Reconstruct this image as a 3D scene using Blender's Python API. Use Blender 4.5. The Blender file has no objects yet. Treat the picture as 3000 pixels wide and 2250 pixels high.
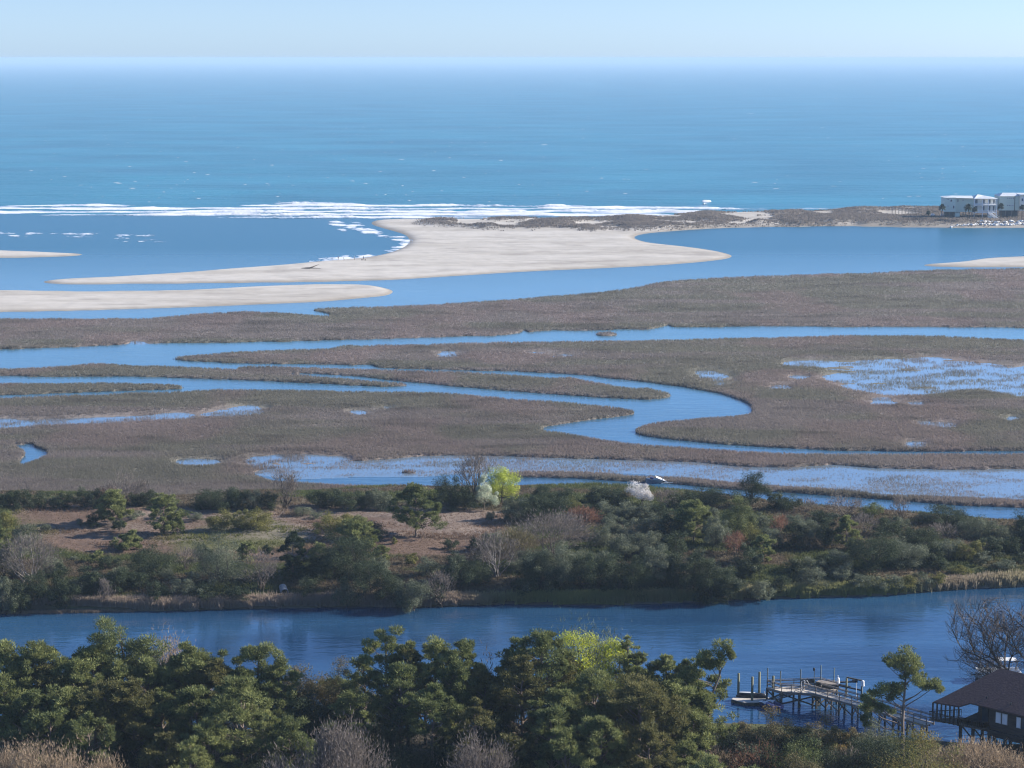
import bpy, math, random
import numpy as np
from mathutils import Vector, Matrix

R = math.radians
scene = bpy.context.scene
COL = scene.collection

# ------------------------------------------------------------------ camera
CAM_H = 88.0            # drone height above the water, metres
FPX = 6000.0            # focal length in pixels of a 3000 px wide frame
PITCH = math.atan((1125.0 - 169.0) / FPX)
cam_data = bpy.data.cameras.new("camera")
cam_data.sensor_width = 36.0
cam_data.lens = 36.0 * FPX / 3000.0
cam_data.clip_start = 1.0
cam_data.clip_end = 400000.0
cam = bpy.data.objects.new("camera", cam_data)
cam.location = (0, 0, CAM_H)
cam.rotation_euler = (math.pi / 2 - PITCH, 0, 0)
COL.objects.link(cam)
scene.camera = cam

# ------------------------------------------------------------------ world, sun, exposure
SUN_EL, SUN_AZ = R(24), R(80)        # azimuth clockwise from +Y: to the right and a little beyond
world = bpy.data.worlds.new("World")
scene.world = world
world.use_nodes = True
wn = world.node_tree
wn.nodes.clear()
sky = wn.nodes.new("ShaderNodeTexSky")
sky.sky_type = 'NISHITA'
sky.sun_disc = False
sky.sun_elevation = SUN_EL
sky.sun_rotation = SUN_AZ
sky.altitude = 90
sky.air_density = 1.0
sky.dust_density = 0.4
sky.ozone_density = 2.2
tint = wn.nodes.new("ShaderNodeMix"); tint.data_type = 'RGBA'; tint.blend_type = 'MULTIPLY'
tint.inputs[0].default_value = 1.0
# sea air: bluer low over the horizon than overhead
wtc = wn.nodes.new("ShaderNodeTexCoord"); wsep = wn.nodes.new("ShaderNodeSeparateXYZ")
wn.links.new(wtc.outputs["Generated"], wsep.inputs[0])
wr = wn.nodes.new("ShaderNodeValToRGB")
wr.color_ramp.elements[0].position = 0.0; wr.color_ramp.elements[0].color = (0.86, 1.25, 2.3, 1)
wr.color_ramp.elements[1].position = 0.6; wr.color_ramp.elements[1].color = (0.85, 1.02, 1.3, 1)
e = wr.color_ramp.elements.new(0.03); e.color = (0.76, 1.03, 1.8, 1)
e = wr.color_ramp.elements.new(0.15); e.color = (0.80, 1.08, 1.7, 1)
wn.links.new(wsep.outputs[2], wr.inputs[0])
wn.links.new(wr.outputs[0], tint.inputs[7])
bg = wn.nodes.new("ShaderNodeBackground"); bg.inputs[1].default_value = 0.062
wo = wn.nodes.new("ShaderNodeOutputWorld")
wn.links.new(sky.outputs[0], tint.inputs[6])
wn.links.new(tint.outputs[2], bg.inputs[0])
wn.links.new(bg.outputs[0], wo.inputs[0])

sun_d = bpy.data.lights.new("sun", 'SUN')
sun_d.energy = 5.0
sun_d.angle = R(0.5)
sun_d.color = (1.0, 0.93, 0.82)
sun = bpy.data.objects.new("sun", sun_d)
sdir = Vector((math.sin(SUN_AZ) * math.cos(SUN_EL), math.cos(SUN_AZ) * math.cos(SUN_EL), math.sin(SUN_EL)))
sun.rotation_euler = sdir.to_track_quat('Z', 'Y').to_euler()
sun.location = (0, 0, 500)
COL.objects.link(sun)

scene.view_settings.view_transform = 'Standard'
scene.view_settings.look = 'None'
scene.view_settings.exposure = 1.15
scene.view_settings.gamma = 1.0
scene.view_settings.use_curve_mapping = False
scene.cycles.max_bounces = 6
scene.cycles.diffuse_bounces = 3
scene.cycles.glossy_bounces = 3
scene.cycles.transmission_bounces = 3
scene.cycles.transparent_max_bounces = 6
scene.cycles.volume_bounces = 1
scene.cycles.use_denoising = True
scene.cycles.denoiser = 'OPENIMAGEDENOISE'
scene.cycles.denoising_prefilter = 'ACCURATE'
scene.cycles.pixel_filter_type = 'BLACKMAN_HARRIS'
scene.cycles.filter_width = 1.15

# ------------------------------------------------------------------ helpers
cP, sP = math.cos(PITCH), math.sin(PITCH)

def G(px, py, z=0.0):
    """world point at height z seen at (px, py) of the 3000x2250 photograph"""
    u = (np.asarray(px, float) - 1500.0) / FPX
    v = -(np.asarray(py, float) - 1125.0) / FPX
    dy = cP + v * sP
    dz = -sP + v * cP
    t = (CAM_H - z) / (-dz)
    return t * u, t * dy

def Gp(px, py, z=0.0):
    x, y = G(px, py, z)
    return Vector((float(x), float(y), z))

def to_px(x, y, z=0.0):
    depth = y * cP - (z - CAM_H) * sP
    up = y * sP + (z - CAM_H) * cP
    return 1500 + FPX * x / depth, 1125 - FPX * up / depth

def hsh(ix, iy, seed=0):
    h = (ix.astype(np.int64) * 374761393 + iy.astype(np.int64) * 668265263 + seed * 982451653) & 0xffffffff
    h = ((h ^ (h >> 13)) * 1274126177) & 0xffffffff
    h = h ^ (h >> 16)
    return (h & 0xffff) / 65535.0

def vnoise(x, y, seed=0):
    ix = np.floor(x); iy = np.floor(y)
    fx = x - ix; fy = y - iy
    fx = fx * fx * (3 - 2 * fx); fy = fy * fy * (3 - 2 * fy)
    a = hsh(ix, iy, seed); b = hsh(ix + 1, iy, seed)
    c = hsh(ix, iy + 1, seed); d = hsh(ix + 1, iy + 1, seed)
    return (a * (1 - fx) + b * fx) * (1 - fy) + (c * (1 - fx) + d * fx) * fy

def fbm(x, y, seed=0, octv=4, gain=0.5):
    s = 0; a = 1; t = 0
    for k in range(octv):
        s = s + a * vnoise(x * 2 ** k, y * 2 ** k, seed + 17 * k); t += a; a *= gain
    return s / t

def sstep(a, b, x):
    t = np.clip((x - a) / (b - a), 0, 1)
    return t * t * (3 - 2 * t)

def mix(c0, c1, t):
    return np.asarray(c0)[None, :] * (1 - t[:, None]) + np.asarray(c1)[None, :] * t[:, None] if np.ndim(c0) == 1 and np.ndim(c1) == 1 \
        else np.atleast_2d(c0) * (1 - t[:, None]) + np.atleast_2d(c1) * t[:, None]

def new_mesh(name, V, polys, n_side, cols=None, smooth=False, mats=None):
    """V (n,3), polys (m,n_side) ints"""
    me = bpy.data.meshes.new(name)
    V = np.ascontiguousarray(V, dtype=np.float32); polys = np.ascontiguousarray(polys, dtype=np.int32)
    me.vertices.add(len(V)); me.vertices.foreach_set("co", V.ravel())
    me.loops.add(polys.size); me.loops.foreach_set("vertex_index", polys.ravel())
    me.polygons.add(len(polys))
    me.polygons.foreach_set("loop_start", np.arange(0, polys.size, n_side, dtype=np.int32))
    try:
        me.polygons.foreach_set("loop_total", np.full(len(polys), n_side, dtype=np.int32))
    except Exception:
        pass
    if smooth:
        me.polygons.foreach_set("use_smooth", np.ones(len(polys), dtype=bool))
    if cols is not None:
        at = me.color_attributes.new("col", 'FLOAT_COLOR', 'POINT')
        c4 = np.ones((len(V), 4), dtype=np.float32); c4[:, :3] = cols
        at.data.foreach_set("color", c4.ravel())
    me.update()
    return me

def root_loc(o):
    p = Vector((0, 0, 0))
    while o is not None:
        p = p + o.location; o = o.parent
    return p

def link(name, me, mat=None, parent=None, label=None, cat=None, group=None, kind=None):
    o = bpy.data.objects.new(name, me)
    if mat is not None:
        me.materials.clear(); me.materials.append(mat)
    COL.objects.link(o)
    if parent is not None:
        o.parent = parent
    tag(o, label, cat, group, kind)
    return o

def tag(o, label=None, cat=None, group=None, kind=None):
    if label: o['label'] = label
    if cat: o['category'] = cat
    if group: o['group'] = group
    if kind: o['kind'] = kind

def empty(name, loc, label=None, cat=None, group=None):
    o = bpy.data.objects.new(name, None)
    o.empty_display_size = 0.3
    o.location = loc
    COL.objects.link(o)
    tag(o, label, cat, group)
    return o

class MB:
    """collects boxes, beams, tubes and prisms in world coordinates; build() makes ONE mesh object"""
    def __init__(s): s.V = []; s.F = []
    def add(s, vs, fs):
        b = len(s.V); s.V += [tuple(v) for v in vs]; s.F += [tuple(b + i for i in f) for f in fs]; return s
    def beam(s, p0, p1, w, h, up=Vector((0, 0, 1))):
        p0 = Vector(p0); p1 = Vector(p1); d = (p1 - p0).normalized()
        sd = d.cross(up)
        if sd.length < 1e-4: sd = Vector((1, 0, 0))
        sd.normalize(); u = sd.cross(d).normalized()
        vs = []
        for p in (p0, p1):
            for a, b in ((-1, -1), (1, -1), (1, 1), (-1, 1)):
                vs.append(p + sd * a * w / 2 + u * b * h / 2)
        return s.add(vs, [(0, 1, 2, 3), (7, 6, 5, 4), (0, 4, 5, 1), (1, 5, 6, 2), (2, 6, 7, 3), (3, 7, 4, 0)])
    def box(s, c, size, rz=0):
        c = Vector(c); a = Vector((math.cos(rz), math.sin(rz), 0)) * size[0] / 2
        return s.beam(c - a, c + a, size[1], size[2])
    def prism(s, pts, z0, z1):
        n = len(pts)
        ar = sum(pts[i][0] * pts[(i + 1) % n][1] - pts[(i + 1) % n][0] * pts[i][1] for i in range(n))
        if ar < 0: pts = pts[::-1]
        vs = [(p[0], p[1], z0) for p in pts] + [(p[0], p[1], z1) for p in pts]
        fs = [tuple(range(n))[::-1], tuple(range(n, 2 * n))] + [(i, (i + 1) % n, n + (i + 1) % n, n + i) for i in range(n)]
        return s.add(vs, fs)
    def slab(s, pts, t):
        """polygon of 3D points with thickness t below"""
        n = len(pts); pts = [Vector(p) for p in pts]
        nrm = (pts[1] - pts[0]).cross(pts[2] - pts[0]).normalized()
        if nrm.z < 0: pts = pts[::-1]; nrm = -nrm
        lo = [p - Vector((0, 0, t)) for p in pts]
        return s.add(lo + pts, [tuple(range(n))[::-1], tuple(range(n, 2 * n))] + [(i, (i + 1) % n, n + (i + 1) % n, n + i) for i in range(n)])
    def tube(s, p0, p1, r0, r1, n=6, cap=True):
        p0 = Vector(p0); p1 = Vector(p1); d = (p1 - p0).normalized()
        a = d.cross(Vector((0, 0, 1)));
        if a.length < 1e-3: a = Vector((1, 0, 0))
        a.normalize(); b = d.cross(a)
        vs = []
        for p, r in ((p0, r0), (p1, r1)):
            for k in range(n):
                t = 2 * math.pi * k / n
                vs.append(p + (a * math.cos(t) + b * math.sin(t)) * r)
        fs = [(k, (k + 1) % n, n + (k + 1) % n, n + k) for k in range(n)]
        if cap: fs += [tuple(range(n))[::-1], tuple(range(n, 2 * n))]
        return s.add(vs, fs)
    def path(s, pts, radii, n=6):
        for i in range(len(pts) - 1):
            s.tube(pts[i], pts[i + 1], radii[i], radii[i + 1], n, cap=True)
        return s
    def build(s, name, mat, parent=None, bevel=0, smooth=False, **kw):
        off = root_loc(parent) if parent is not None else Vector((0, 0, 0))
        me = bpy.data.meshes.new(name)
        me.from_pydata([tuple(Vector(v) - off) for v in s.V], [], s.F)
        if smooth: me.polygons.foreach_set("use_smooth", [True] * len(me.polygons))
        me.update()
        o = link(name, me, mat, parent, **kw)
        if bevel:
            m = o.modifiers.new("bevel", 'BEVEL'); m.width = bevel; m.segments = 2; m.limit_method = 'ANGLE'
        return o

# ------------------------------------------------------------------ materials
def mat_new(name):
    m = bpy.data.materials.new(name); m.use_nodes = True
    nt = m.node_tree; nt.nodes.clear()
    out = nt.nodes.new("ShaderNodeOutputMaterial")
    return m, nt, out

def mat_noise(name, c0, c1, scale=1.0, rough=0.8, bump=0.0, stretch=(1, 1, 1), metallic=0.0, detail=4, spec=0.3, bump_scale=None):
    m, nt, out = mat_new(name)
    N = nt.nodes; L = nt.links
    p = N.new("ShaderNodeBsdfPrincipled"); p.inputs["Roughness"].default_value = rough
    p.inputs["Metallic"].default_value = metallic
    p.inputs["Specular IOR Level"].default_value = spec
    tc = N.new("ShaderNodeNewGeometry"); mp = N.new("ShaderNodeMapping")
    mp.inputs["Scale"].default_value = stretch
    nz = N.new("ShaderNodeTexNoise"); nz.inputs["Scale"].default_value = scale; nz.inputs["Detail"].default_value = detail
    rp = N.new("ShaderNodeValToRGB")
    rp.color_ramp.elements[0].position = 0.3; rp.color_ramp.elements[1].position = 0.7
    rp.color_ramp.elements[0].color = (*c0, 1); rp.color_ramp.elements[1].color = (*c1, 1)
    L.new(tc.outputs["Position"], mp.inputs[0]); L.new(mp.outputs[0], nz.inputs["Vector"])
    L.new(nz.outputs[0], rp.inputs[0]); L.new(rp.outputs[0], p.inputs["Base Color"])
    if bump:
        b = N.new("ShaderNodeBump"); b.inputs["Strength"].default_value = bump; b.inputs["Distance"].default_value = 0.05
        L.new(nz.outputs[0], b.inputs["Height"]); L.new(b.outputs[0], p.inputs["Normal"])
    L.new(p.outputs[0], out.inputs[0])
    return m

def mat_attr(name, transl=0.0, rough=0.9, nscale=0.6, namt=0.25, spec=0.15, bump=0.0, bdist=0.1):
    """colour attribute 'col' of the thing, varied by a fine procedural noise"""
    m, nt, out = mat_new(name)
    N = nt.nodes; L = nt.links
    at = N.new("ShaderNodeAttribute"); at.attribute_name = "col"
    g = N.new("ShaderNodeNewGeometry")
    nz = N.new("ShaderNodeTexNoise"); nz.inputs["Scale"].default_value = nscale; nz.inputs["Detail"].default_value = 5
    L.new(g.outputs["Position"], nz.inputs["Vector"])
    mr = N.new("ShaderNodeMapRange"); mr.inputs[1].default_value = 0.3; mr.inputs[2].default_value = 0.7
    mr.inputs[3].default_value = 1 - namt; mr.inputs[4].default_value = 1 + namt
    L.new(nz.outputs[0], mr.inputs[0])
    mx = N.new("ShaderNodeVectorMath"); mx.operation = 'SCALE'
    L.new(at.outputs["Color"], mx.inputs[0]); L.new(mr.outputs[0], mx.inputs["Scale"])
    p = N.new("ShaderNodeBsdfPrincipled"); p.inputs["Roughness"].default_value = rough
    p.inputs["Specular IOR Level"].default_value = spec
    L.new(mx.outputs[0], p.inputs["Base Color"])
    last = p
    if bump:
        b = N.new("ShaderNodeBump"); b.inputs["Strength"].default_value = bump; b.inputs["Distance"].default_value = bdist
        L.new(nz.outputs[0], b.inputs["Height"]); L.new(b.outputs[0], p.inputs["Normal"])
    if transl > 0:
        t = N.new("ShaderNodeBsdfTranslucent")
        L.new(mx.outputs[0], t.inputs[0])
        ms = N.new("ShaderNodeMixShader"); ms.inputs[0].default_value = transl
        L.new(p.outputs[0], ms.inputs[1]); L.new(t.outputs[0], ms.inputs[2]); last = ms
    L.new(last.outputs[0], out.inputs[0])
    return m

def mat_water(name, deep, bumps, rough=0.08, spec=0.5, patch=None, ior=1.33, cscale=(0.004, 0.012), far=None):
    """bumps: list of (scale, stretch xy, distance)"""
    m, nt, out = mat_new(name)
    N = nt.nodes; L = nt.links
    p = N.new("ShaderNodeBsdfPrincipled")
    p.inputs["Roughness"].default_value = rough; p.inputs["IOR"].default_value = ior
    p.inputs["Specular IOR Level"].default_value = spec
    g = N.new("ShaderNodeNewGeometry")
    # large slow patches of water colour (depth, silt, ripple streaks painted in)
    mp0 = N.new("ShaderNodeMapping"); mp0.inputs["Scale"].default_value = (cscale[0], cscale[1], 1)
    nz0 = N.new("ShaderNodeTexNoise"); nz0.inputs["Scale"].default_value = 1.0; nz0.inputs["Detail"].default_value = 5
    L.new(g.outputs["Position"], mp0.inputs[0]); L.new(mp0.outputs[0], nz0.inputs["Vector"])
    rp = N.new("ShaderNodeValToRGB"); rp.color_ramp.elements[0].position = 0.35; rp.color_ramp.elements[1].position = 0.65
    rp.color_ramp.elements[0].color = (*deep[0], 1); rp.color_ramp.elements[1].color = (*deep[1], 1)
    L.new(nz0.outputs[0], rp.inputs[0]); L.new(rp.outputs[0], p.inputs["Base Color"])
    if far:     # farther out the water blends to another colour, roughness and specular level
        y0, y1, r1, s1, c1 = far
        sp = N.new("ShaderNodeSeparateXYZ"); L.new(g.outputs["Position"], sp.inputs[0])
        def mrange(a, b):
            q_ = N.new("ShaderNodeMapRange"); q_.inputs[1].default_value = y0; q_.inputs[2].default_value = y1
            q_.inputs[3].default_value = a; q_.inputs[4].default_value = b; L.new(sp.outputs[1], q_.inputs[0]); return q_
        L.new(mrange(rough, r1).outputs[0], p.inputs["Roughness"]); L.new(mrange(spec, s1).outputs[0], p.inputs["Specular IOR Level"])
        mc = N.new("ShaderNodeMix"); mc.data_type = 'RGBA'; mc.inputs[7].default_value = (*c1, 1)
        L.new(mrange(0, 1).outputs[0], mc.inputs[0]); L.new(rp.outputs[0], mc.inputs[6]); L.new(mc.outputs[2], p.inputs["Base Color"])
    # ruffled and calm stretches of the surface
    mpr = N.new("ShaderNodeMapping"); mpr.inputs["Scale"].default_value = patch or (0.02, 0.05, 1)
    nzr = N.new("ShaderNodeTexNoise"); nzr.inputs["Scale"].default_value = 1.0; nzr.inputs["Detail"].default_value = 4
    L.new(g.outputs["Position"], mpr.inputs[0]); L.new(mpr.outputs[0], nzr.inputs["Vector"])
    mr = N.new("ShaderNodeMapRange"); mr.inputs[1].default_value = 0.35; mr.inputs[2].default_value = 0.65
    mr.inputs[3].default_value = 0.45; mr.inputs[4].default_value = 1.0
    L.new(nzr.outputs[0], mr.inputs[0])
    prev = None
    for sc_, st, dist in bumps:
        mp = N.new("ShaderNodeMapping"); mp.inputs["Scale"].default_value = (st[0], st[1], 1)
        mp.inputs["Rotation"].default_value = (0, 0, R(8))
        nz = N.new("ShaderNodeTexNoise"); nz.inputs["Scale"].default_value = sc_; nz.inputs["Detail"].default_value = 3
        L.new(g.outputs["Position"], mp.inputs[0]); L.new(mp.outputs[0], nz.inputs["Vector"])
        b = N.new("ShaderNodeBump"); b.inputs["Distance"].default_value = dist
        L.new(mr.outputs[0], b.inputs["Strength"])
        L.new(nz.outputs[0], b.inputs["Height"])
        if prev is not None: L.new(prev.outputs[0], b.inputs["Normal"])
        prev = b
    L.new(prev.outputs[0], p.inputs["Normal"])
    L.new(p.outputs[0], out.inputs[0])
    return m

M = {}
M['land'] = mat_attr("land_surface", nscale=0.8, namt=0.22, bump=0.5, bdist=0.15)
M['sand'] = mat_attr("sand", nscale=0.08, namt=0.06, spec=0.2)
M['grass'] = mat_attr("marsh_grass_blades", transl=0.48, nscale=0.05, namt=0.12)
M['leaf'] = mat_attr("foliage", transl=0.34, nscale=0.5, namt=0.18, rough=0.7, spec=0.25)
M['bark'] = mat_noise("bark", (0.055, 0.042, 0.034), (0.12, 0.098, 0.082), 3.0, 0.9, 0.4, (1, 1, 0.3))
M['pale_bark'] = mat_noise("pale_bark", (0.15, 0.135, 0.12), (0.27, 0.245, 0.22), 3.0, 0.9, 0.3, (1, 1, 0.3))
M['pine_bark'] = mat_noise("pine_bark", (0.12, 0.085, 0.065), (0.24, 0.19, 0.16), 3.0, 0.9, 0.4, (1, 1, 0.3))
M['foamc'] = mat_attr("surf_foam", nscale=0.25, namt=0.08, rough=0.6)
M['foam'] = mat_noise("sea_foam", (0.6, 0.62, 0.64), (0.72, 0.73, 0.74), 0.6, 0.7)
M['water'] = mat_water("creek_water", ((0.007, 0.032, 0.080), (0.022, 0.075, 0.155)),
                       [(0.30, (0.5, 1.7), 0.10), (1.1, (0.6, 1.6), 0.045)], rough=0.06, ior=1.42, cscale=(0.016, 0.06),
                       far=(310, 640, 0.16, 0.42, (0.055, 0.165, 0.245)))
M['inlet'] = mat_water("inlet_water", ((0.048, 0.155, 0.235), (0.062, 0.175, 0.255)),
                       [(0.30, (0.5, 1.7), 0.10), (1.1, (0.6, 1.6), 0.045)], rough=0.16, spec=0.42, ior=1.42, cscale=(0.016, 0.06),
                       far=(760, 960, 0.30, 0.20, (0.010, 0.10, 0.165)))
M['sea'] = mat_water("sea_water", ((0.006, 0.12, 0.18), (0.016, 0.18, 0.255)),
                     [(0.06, (0.5, 1.6), 1.6), (0.3, (0.5, 1.4), 0.9)], rough=0.3, spec=0.22, patch=(0.008, 0.02, 1), cscale=(0.006, 0.009))
M['calm'] = mat_water("flooded_marsh_water", ((0.10, 0.155, 0.21), (0.16, 0.225, 0.29)),
                      [(0.8, (0.6, 1.5), 0.02)], rough=0.05, ior=1.5)
# ------------------------------------------------------------------ terrain beyond the waterway
O2P = 3000.0 / 2212.0
def crom(pts, sub=5):
    n = len(pts); P = np.array(pts, float) * O2P
    out = []
    for i in range(n):
        p0, p1, p2, p3 = P[(i - 1) % n], P[i], P[(i + 1) % n], P[(i + 2) % n]
        d = math.hypot(*(p2 - p1)); k = sub if d < 500 else 1
        d1 = math.hypot(*(p1 - p0)); d3 = math.hypot(*(p3 - p2))
        # limit tangents so that long neighbours do not overshoot
        t1 = (p2 - p0) / max(d1 + d, 1e-6) * d
        t2 = (p3 - p1) / max(d + d3, 1e-6) * d
        for s in range(k):
            t = s / k
            h00 = 2 * t ** 3 - 3 * t ** 2 + 1; h10 = t ** 3 - 2 * t ** 2 + t
            h01 = -2 * t ** 3 + 3 * t ** 2; h11 = t ** 3 - t ** 2
            out.append(h00 * p1 + h10 * t1 * 0.8 + h01 * p2 + h11 * t2 * 0.8)
    return np.array(out)

SPIT = [(85,609),(130,603),(250,597),(400,588),(500,580),(600,573),(700,564),(790,556),(840,546),(872,533),(884,519),(876,508),(850,499),(820,491),(800,483),(815,475),(900,473),(1000,473),(1100,472),(1250,471),(1400,467),(1530,460),(1700,457),(1850,454),(2000,451),(2212,447),(2700,443),(2700,494),(2212,492),(2040,491),(1860,489),(1700,490),(1550,493),(1440,500),(1385,506),(1368,513),(1395,523),(1480,533),(1550,543),(1583,553),(1570,559),(1500,567),(1400,574),(1300,579),(1150,586),(1000,595),(850,604),(700,608),(500,611),(300,613),(150,614),(100,612)]
BAR2 = [(-400,628),(0,627),(100,629),(200,630),(400,627),(550,619),(700,614),(800,616),(852,628),(842,637),(800,642),(700,651),(600,656),(400,664),(200,670),(0,674),(-400,680)]
BAR3 = [(-400,538),(0,541),(60,543),(130,546),(195,549),(150,553),(60,556),(0,556),(-400,557)]
BAR4 = [(1975,573),(2080,565),(2130,558),(2212,554),(2700,548),(2700,582),(2212,577),(2080,577)]
M1 = [(-400,690),(0,687),(130,686),(250,687),(330,684),(430,676),(520,671),(600,672),(660,677),(735,680),(700,675),(650,668),(700,664),(800,661),(900,657),(1000,653),(1100,646),(1200,638),(1300,630),(1370,620),(1430,608),(1500,602),(1600,597),(1700,593),(1900,588),(2000,583),(2212,579),(2700,574),(2700,712),(2212,708),(2000,706),(1800,705),(1600,706),(1450,707),(1440,703),(1400,711),(1200,713),(1140,717),(1132,712),(1125,719),(1080,725),(1000,727),(800,733),(600,738),(400,741),(290,743),(285,737),(278,743),(200,748),(0,755),(-400,768)]
M2 = [(365,774),(400,768),(450,763),(520,758),(640,753),(720,750),(730,745),(800,745),(1000,740),(1200,736),(1400,733),(1600,729),(1850,723),(2000,724),(2212,733),(2700,748),(2700,970),(2212,974),(2000,975),(1850,974),(1700,968),(1550,959),(1450,949),(1380,938),(1368,930),(1385,918),(1420,910),(1480,905),(1560,898),(1620,890),(1624,878),(1600,864),(1560,851),(1500,840),(1400,826),(1290,813),(1200,807),(1100,803),(1000,800),(900,797),(820,795),(800,789),(750,789),(720,787),(640,787),(520,784),(420,781)]
M3 = [(491,791),(575,790),(740,795),(850,799),(1000,803),(1106,809),(1181,816),(1230,814),(1256,819),(1366,838),(1400,837),(1446,850),(1450,857),(1396,863),(1256,856),(1106,845),(1000,836),(870,824),(750,812),(650,806),(550,799)]
M4 = [(-400,800),(0,796),(100,793),(200,784),(240,785),(300,789),(400,792),(500,796),(600,804),(750,818),(875,828),(884,834),(850,836),(700,829),(500,820),(300,814),(100,813),(0,812),(-400,812)]
M5 = [(-400,826),(0,827),(100,826),(200,826),(350,829),(408,834),(400,838),(330,842),(250,845),(150,849),(0,854),(-400,856)]
M6 = [(-400,864),(0,859),(180,853),(280,849),(400,844),(500,841),(640,842),(800,845),(950,848),(1106,861),(1206,866),(1306,876),(1350,882),(1378,890),(1346,898),(1256,909),(1181,921),(1170,927),(1231,936),(1306,950),(1406,961),(1556,971),(1686,977),(1856,980),(2212,979),(2700,976),(2700,1014),(2212,1014),(2050,1015),(1900,1012),(1800,1004),(1700,1010),(1600,1008),(1500,998),(1350,994),(1200,990),(1100,986),(1000,984),(900,987),(850,992),(780,996),(700,1000),(620,1008),(545,1022),(600,1038),(680,1043),(804,1049),(937,1056),(1114,1050),(1237,1049),(1371,1052),(1475,1063),(1560,1076),(1650,1086),(1765,1101),(1850,1108),(1975,1117),(2125,1129),(2212,1132),(2700,1150),(2700,1180),(1200,1180),(-400,1200)]
M7 = [(1087,1020),(1171,1017),(1271,1019),(1371,1027),(1475,1029),(1608,1043),(1675,1048),(1775,1053),(1908,1066),(2041,1070),(2212,1078),(2700,1098),(2700,1125),(2212,1097),(2075,1091),(1908,1078),(1808,1071),(1708,1064),(1661,1062),(1528,1052),(1475,1046),(1387,1042),(1237,1033),(1104,1030)]
ISL_A = [(1284,718),(1300,716),(1335,718),(1338,724),(1300,726),(1284,723)]
ISL_B = [(850,1018),(880,1013),(905,1016),(904,1022),(860,1022)]
ISLAND = [(-400,1083),(0,1072),(170,1074),(340,1084),(430,1080),(560,1068),(650,1070),(800,1062),(940,1062),(1114,1057),(1237,1056),(1371,1060),(1475,1069),(1560,1082),(1650,1092),(1765,1106),(1850,1112),(1975,1121),(2125,1133),(2212,1136),(2700,1160),(2700,1252),(2212,1267),(2108,1271),(1908,1286),(1708,1292),(1475,1302),(1304,1306),(1104,1306),(937,1311),(737,1312),(600,1314),(400,1319),(200,1323),(0,1327),(-400,1338)]
POOL = [(30,962),(75,960),(80,967),(107,976),(80,991),(42,1001),(55,983),(52,968)]
def z3(p): return [(x * .5, 663.6 + y * .5) for x, y in p]
def z4(p): return [(1106 + x * .5, 663.6 + y * .5) for x, y in p]
FLOODS = [  # polygon, how open the water is 0..1
    (z3([(-600,490),(0,487),(300,480),(800,452),(820,465),(860,463),(1050,422),(1110,428),(1108,455),(950,470),(850,468),(600,488),(300,502),(0,520),(-600,525)]), .8),
    (z4([(1150,237),(1250,230),(1620,232),(1800,215),(1990,230),(2212,250),(2700,262),(2700,395),(2212,390),(2000,350),(1800,378),(1500,360),(1350,300),(1450,272),(1270,248)]), .85),
    (z4([(800,270),(930,290),(912,330),(850,330)]), .75), (z4([(1540,395),(1640,395),(1640,418),(1540,415)]), .8),
    (z4([(1110,335),(1200,335),(1200,350),(1110,348)]), .7), (z4([(1700,578),(1780,578),(1745,603)]), .75),
    (z4([(1720,410),(1770,412),(1768,435),(1735,432)]), .7), (z4([(1200,292),(1265,294),(1262,312),(1205,310)]), .7),
    (z4([(2130,470),(2170,472),(2168,486),(2130,484)]), .7), (z4([(1730,492),(1940,500),(1940,512),(1740,503)]), .6),
    (z3([(770,655),(920,652),(935,672),(780,674)]), .75), (z3([(1510,446),(1590,448),(1580,463),(1520,462)]), .75),
    (z3([(1640,425),(1690,420),(1685,438),(1640,436)]), .6), (z3([(1880,195),(1990,197),(1985,212),(1890,210)]), .6),
    (z3([(560,160),(570,145),(620,158),(600,172)]), .8), (z3([(1040,640),(1500,645),(1500,690),(1180,700),(1050,690)]), .55),
    (z4([(60,190),(340,205),(340,212),(60,205)]), .4),
]

SX, SY = 4.0, 2.0
PX = np.arange(-560, 3561, SX); PY = np.arange(584, 1812, SY)
NX, NY = len(PX), len(PY)

def raster(poly):
    out = np.zeros((NY, NX), np.float32)
    P = poly; Q = np.roll(P, -1, 0)
    for i, y in enumerate(PY):
        yy = y + 0.013
        m = (P[:, 1] > yy) != (Q[:, 1] > yy)
        if not m.any(): continue
        a, b = P[m], Q[m]
        xs = np.sort(a[:, 0] + (yy - a[:, 1]) / (b[:, 1] - a[:, 1]) * (b[:, 0] - a[:, 0]))
        for k in range(0, len(xs) - 1, 2):
            # soft ends
            c = np.clip((PX - xs[k]) / SX + .5, 0, 1) * np.clip((xs[k + 1] - PX) / SX + .5, 0, 1)
            out[i] = np.maximum(out[i], c)
    return out

def blur(a, rx, ry, it=2):
    for _ in range(it):
        for ax, r in ((1, rx), (0, ry)):
            if r < 1: continue
            pad = [(0, 0), (0, 0)]; pad[ax] = (r + 1, r)
            c = np.cumsum(np.pad(a, pad, mode='edge'), axis=ax)
            n = a.shape[ax]; w = 2 * r + 1
            hi = np.take(c, np.arange(w, w + n), axis=ax); lo = np.take(c, np.arange(0, n), axis=ax)
            a = (hi - lo) / w
    return a

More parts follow.
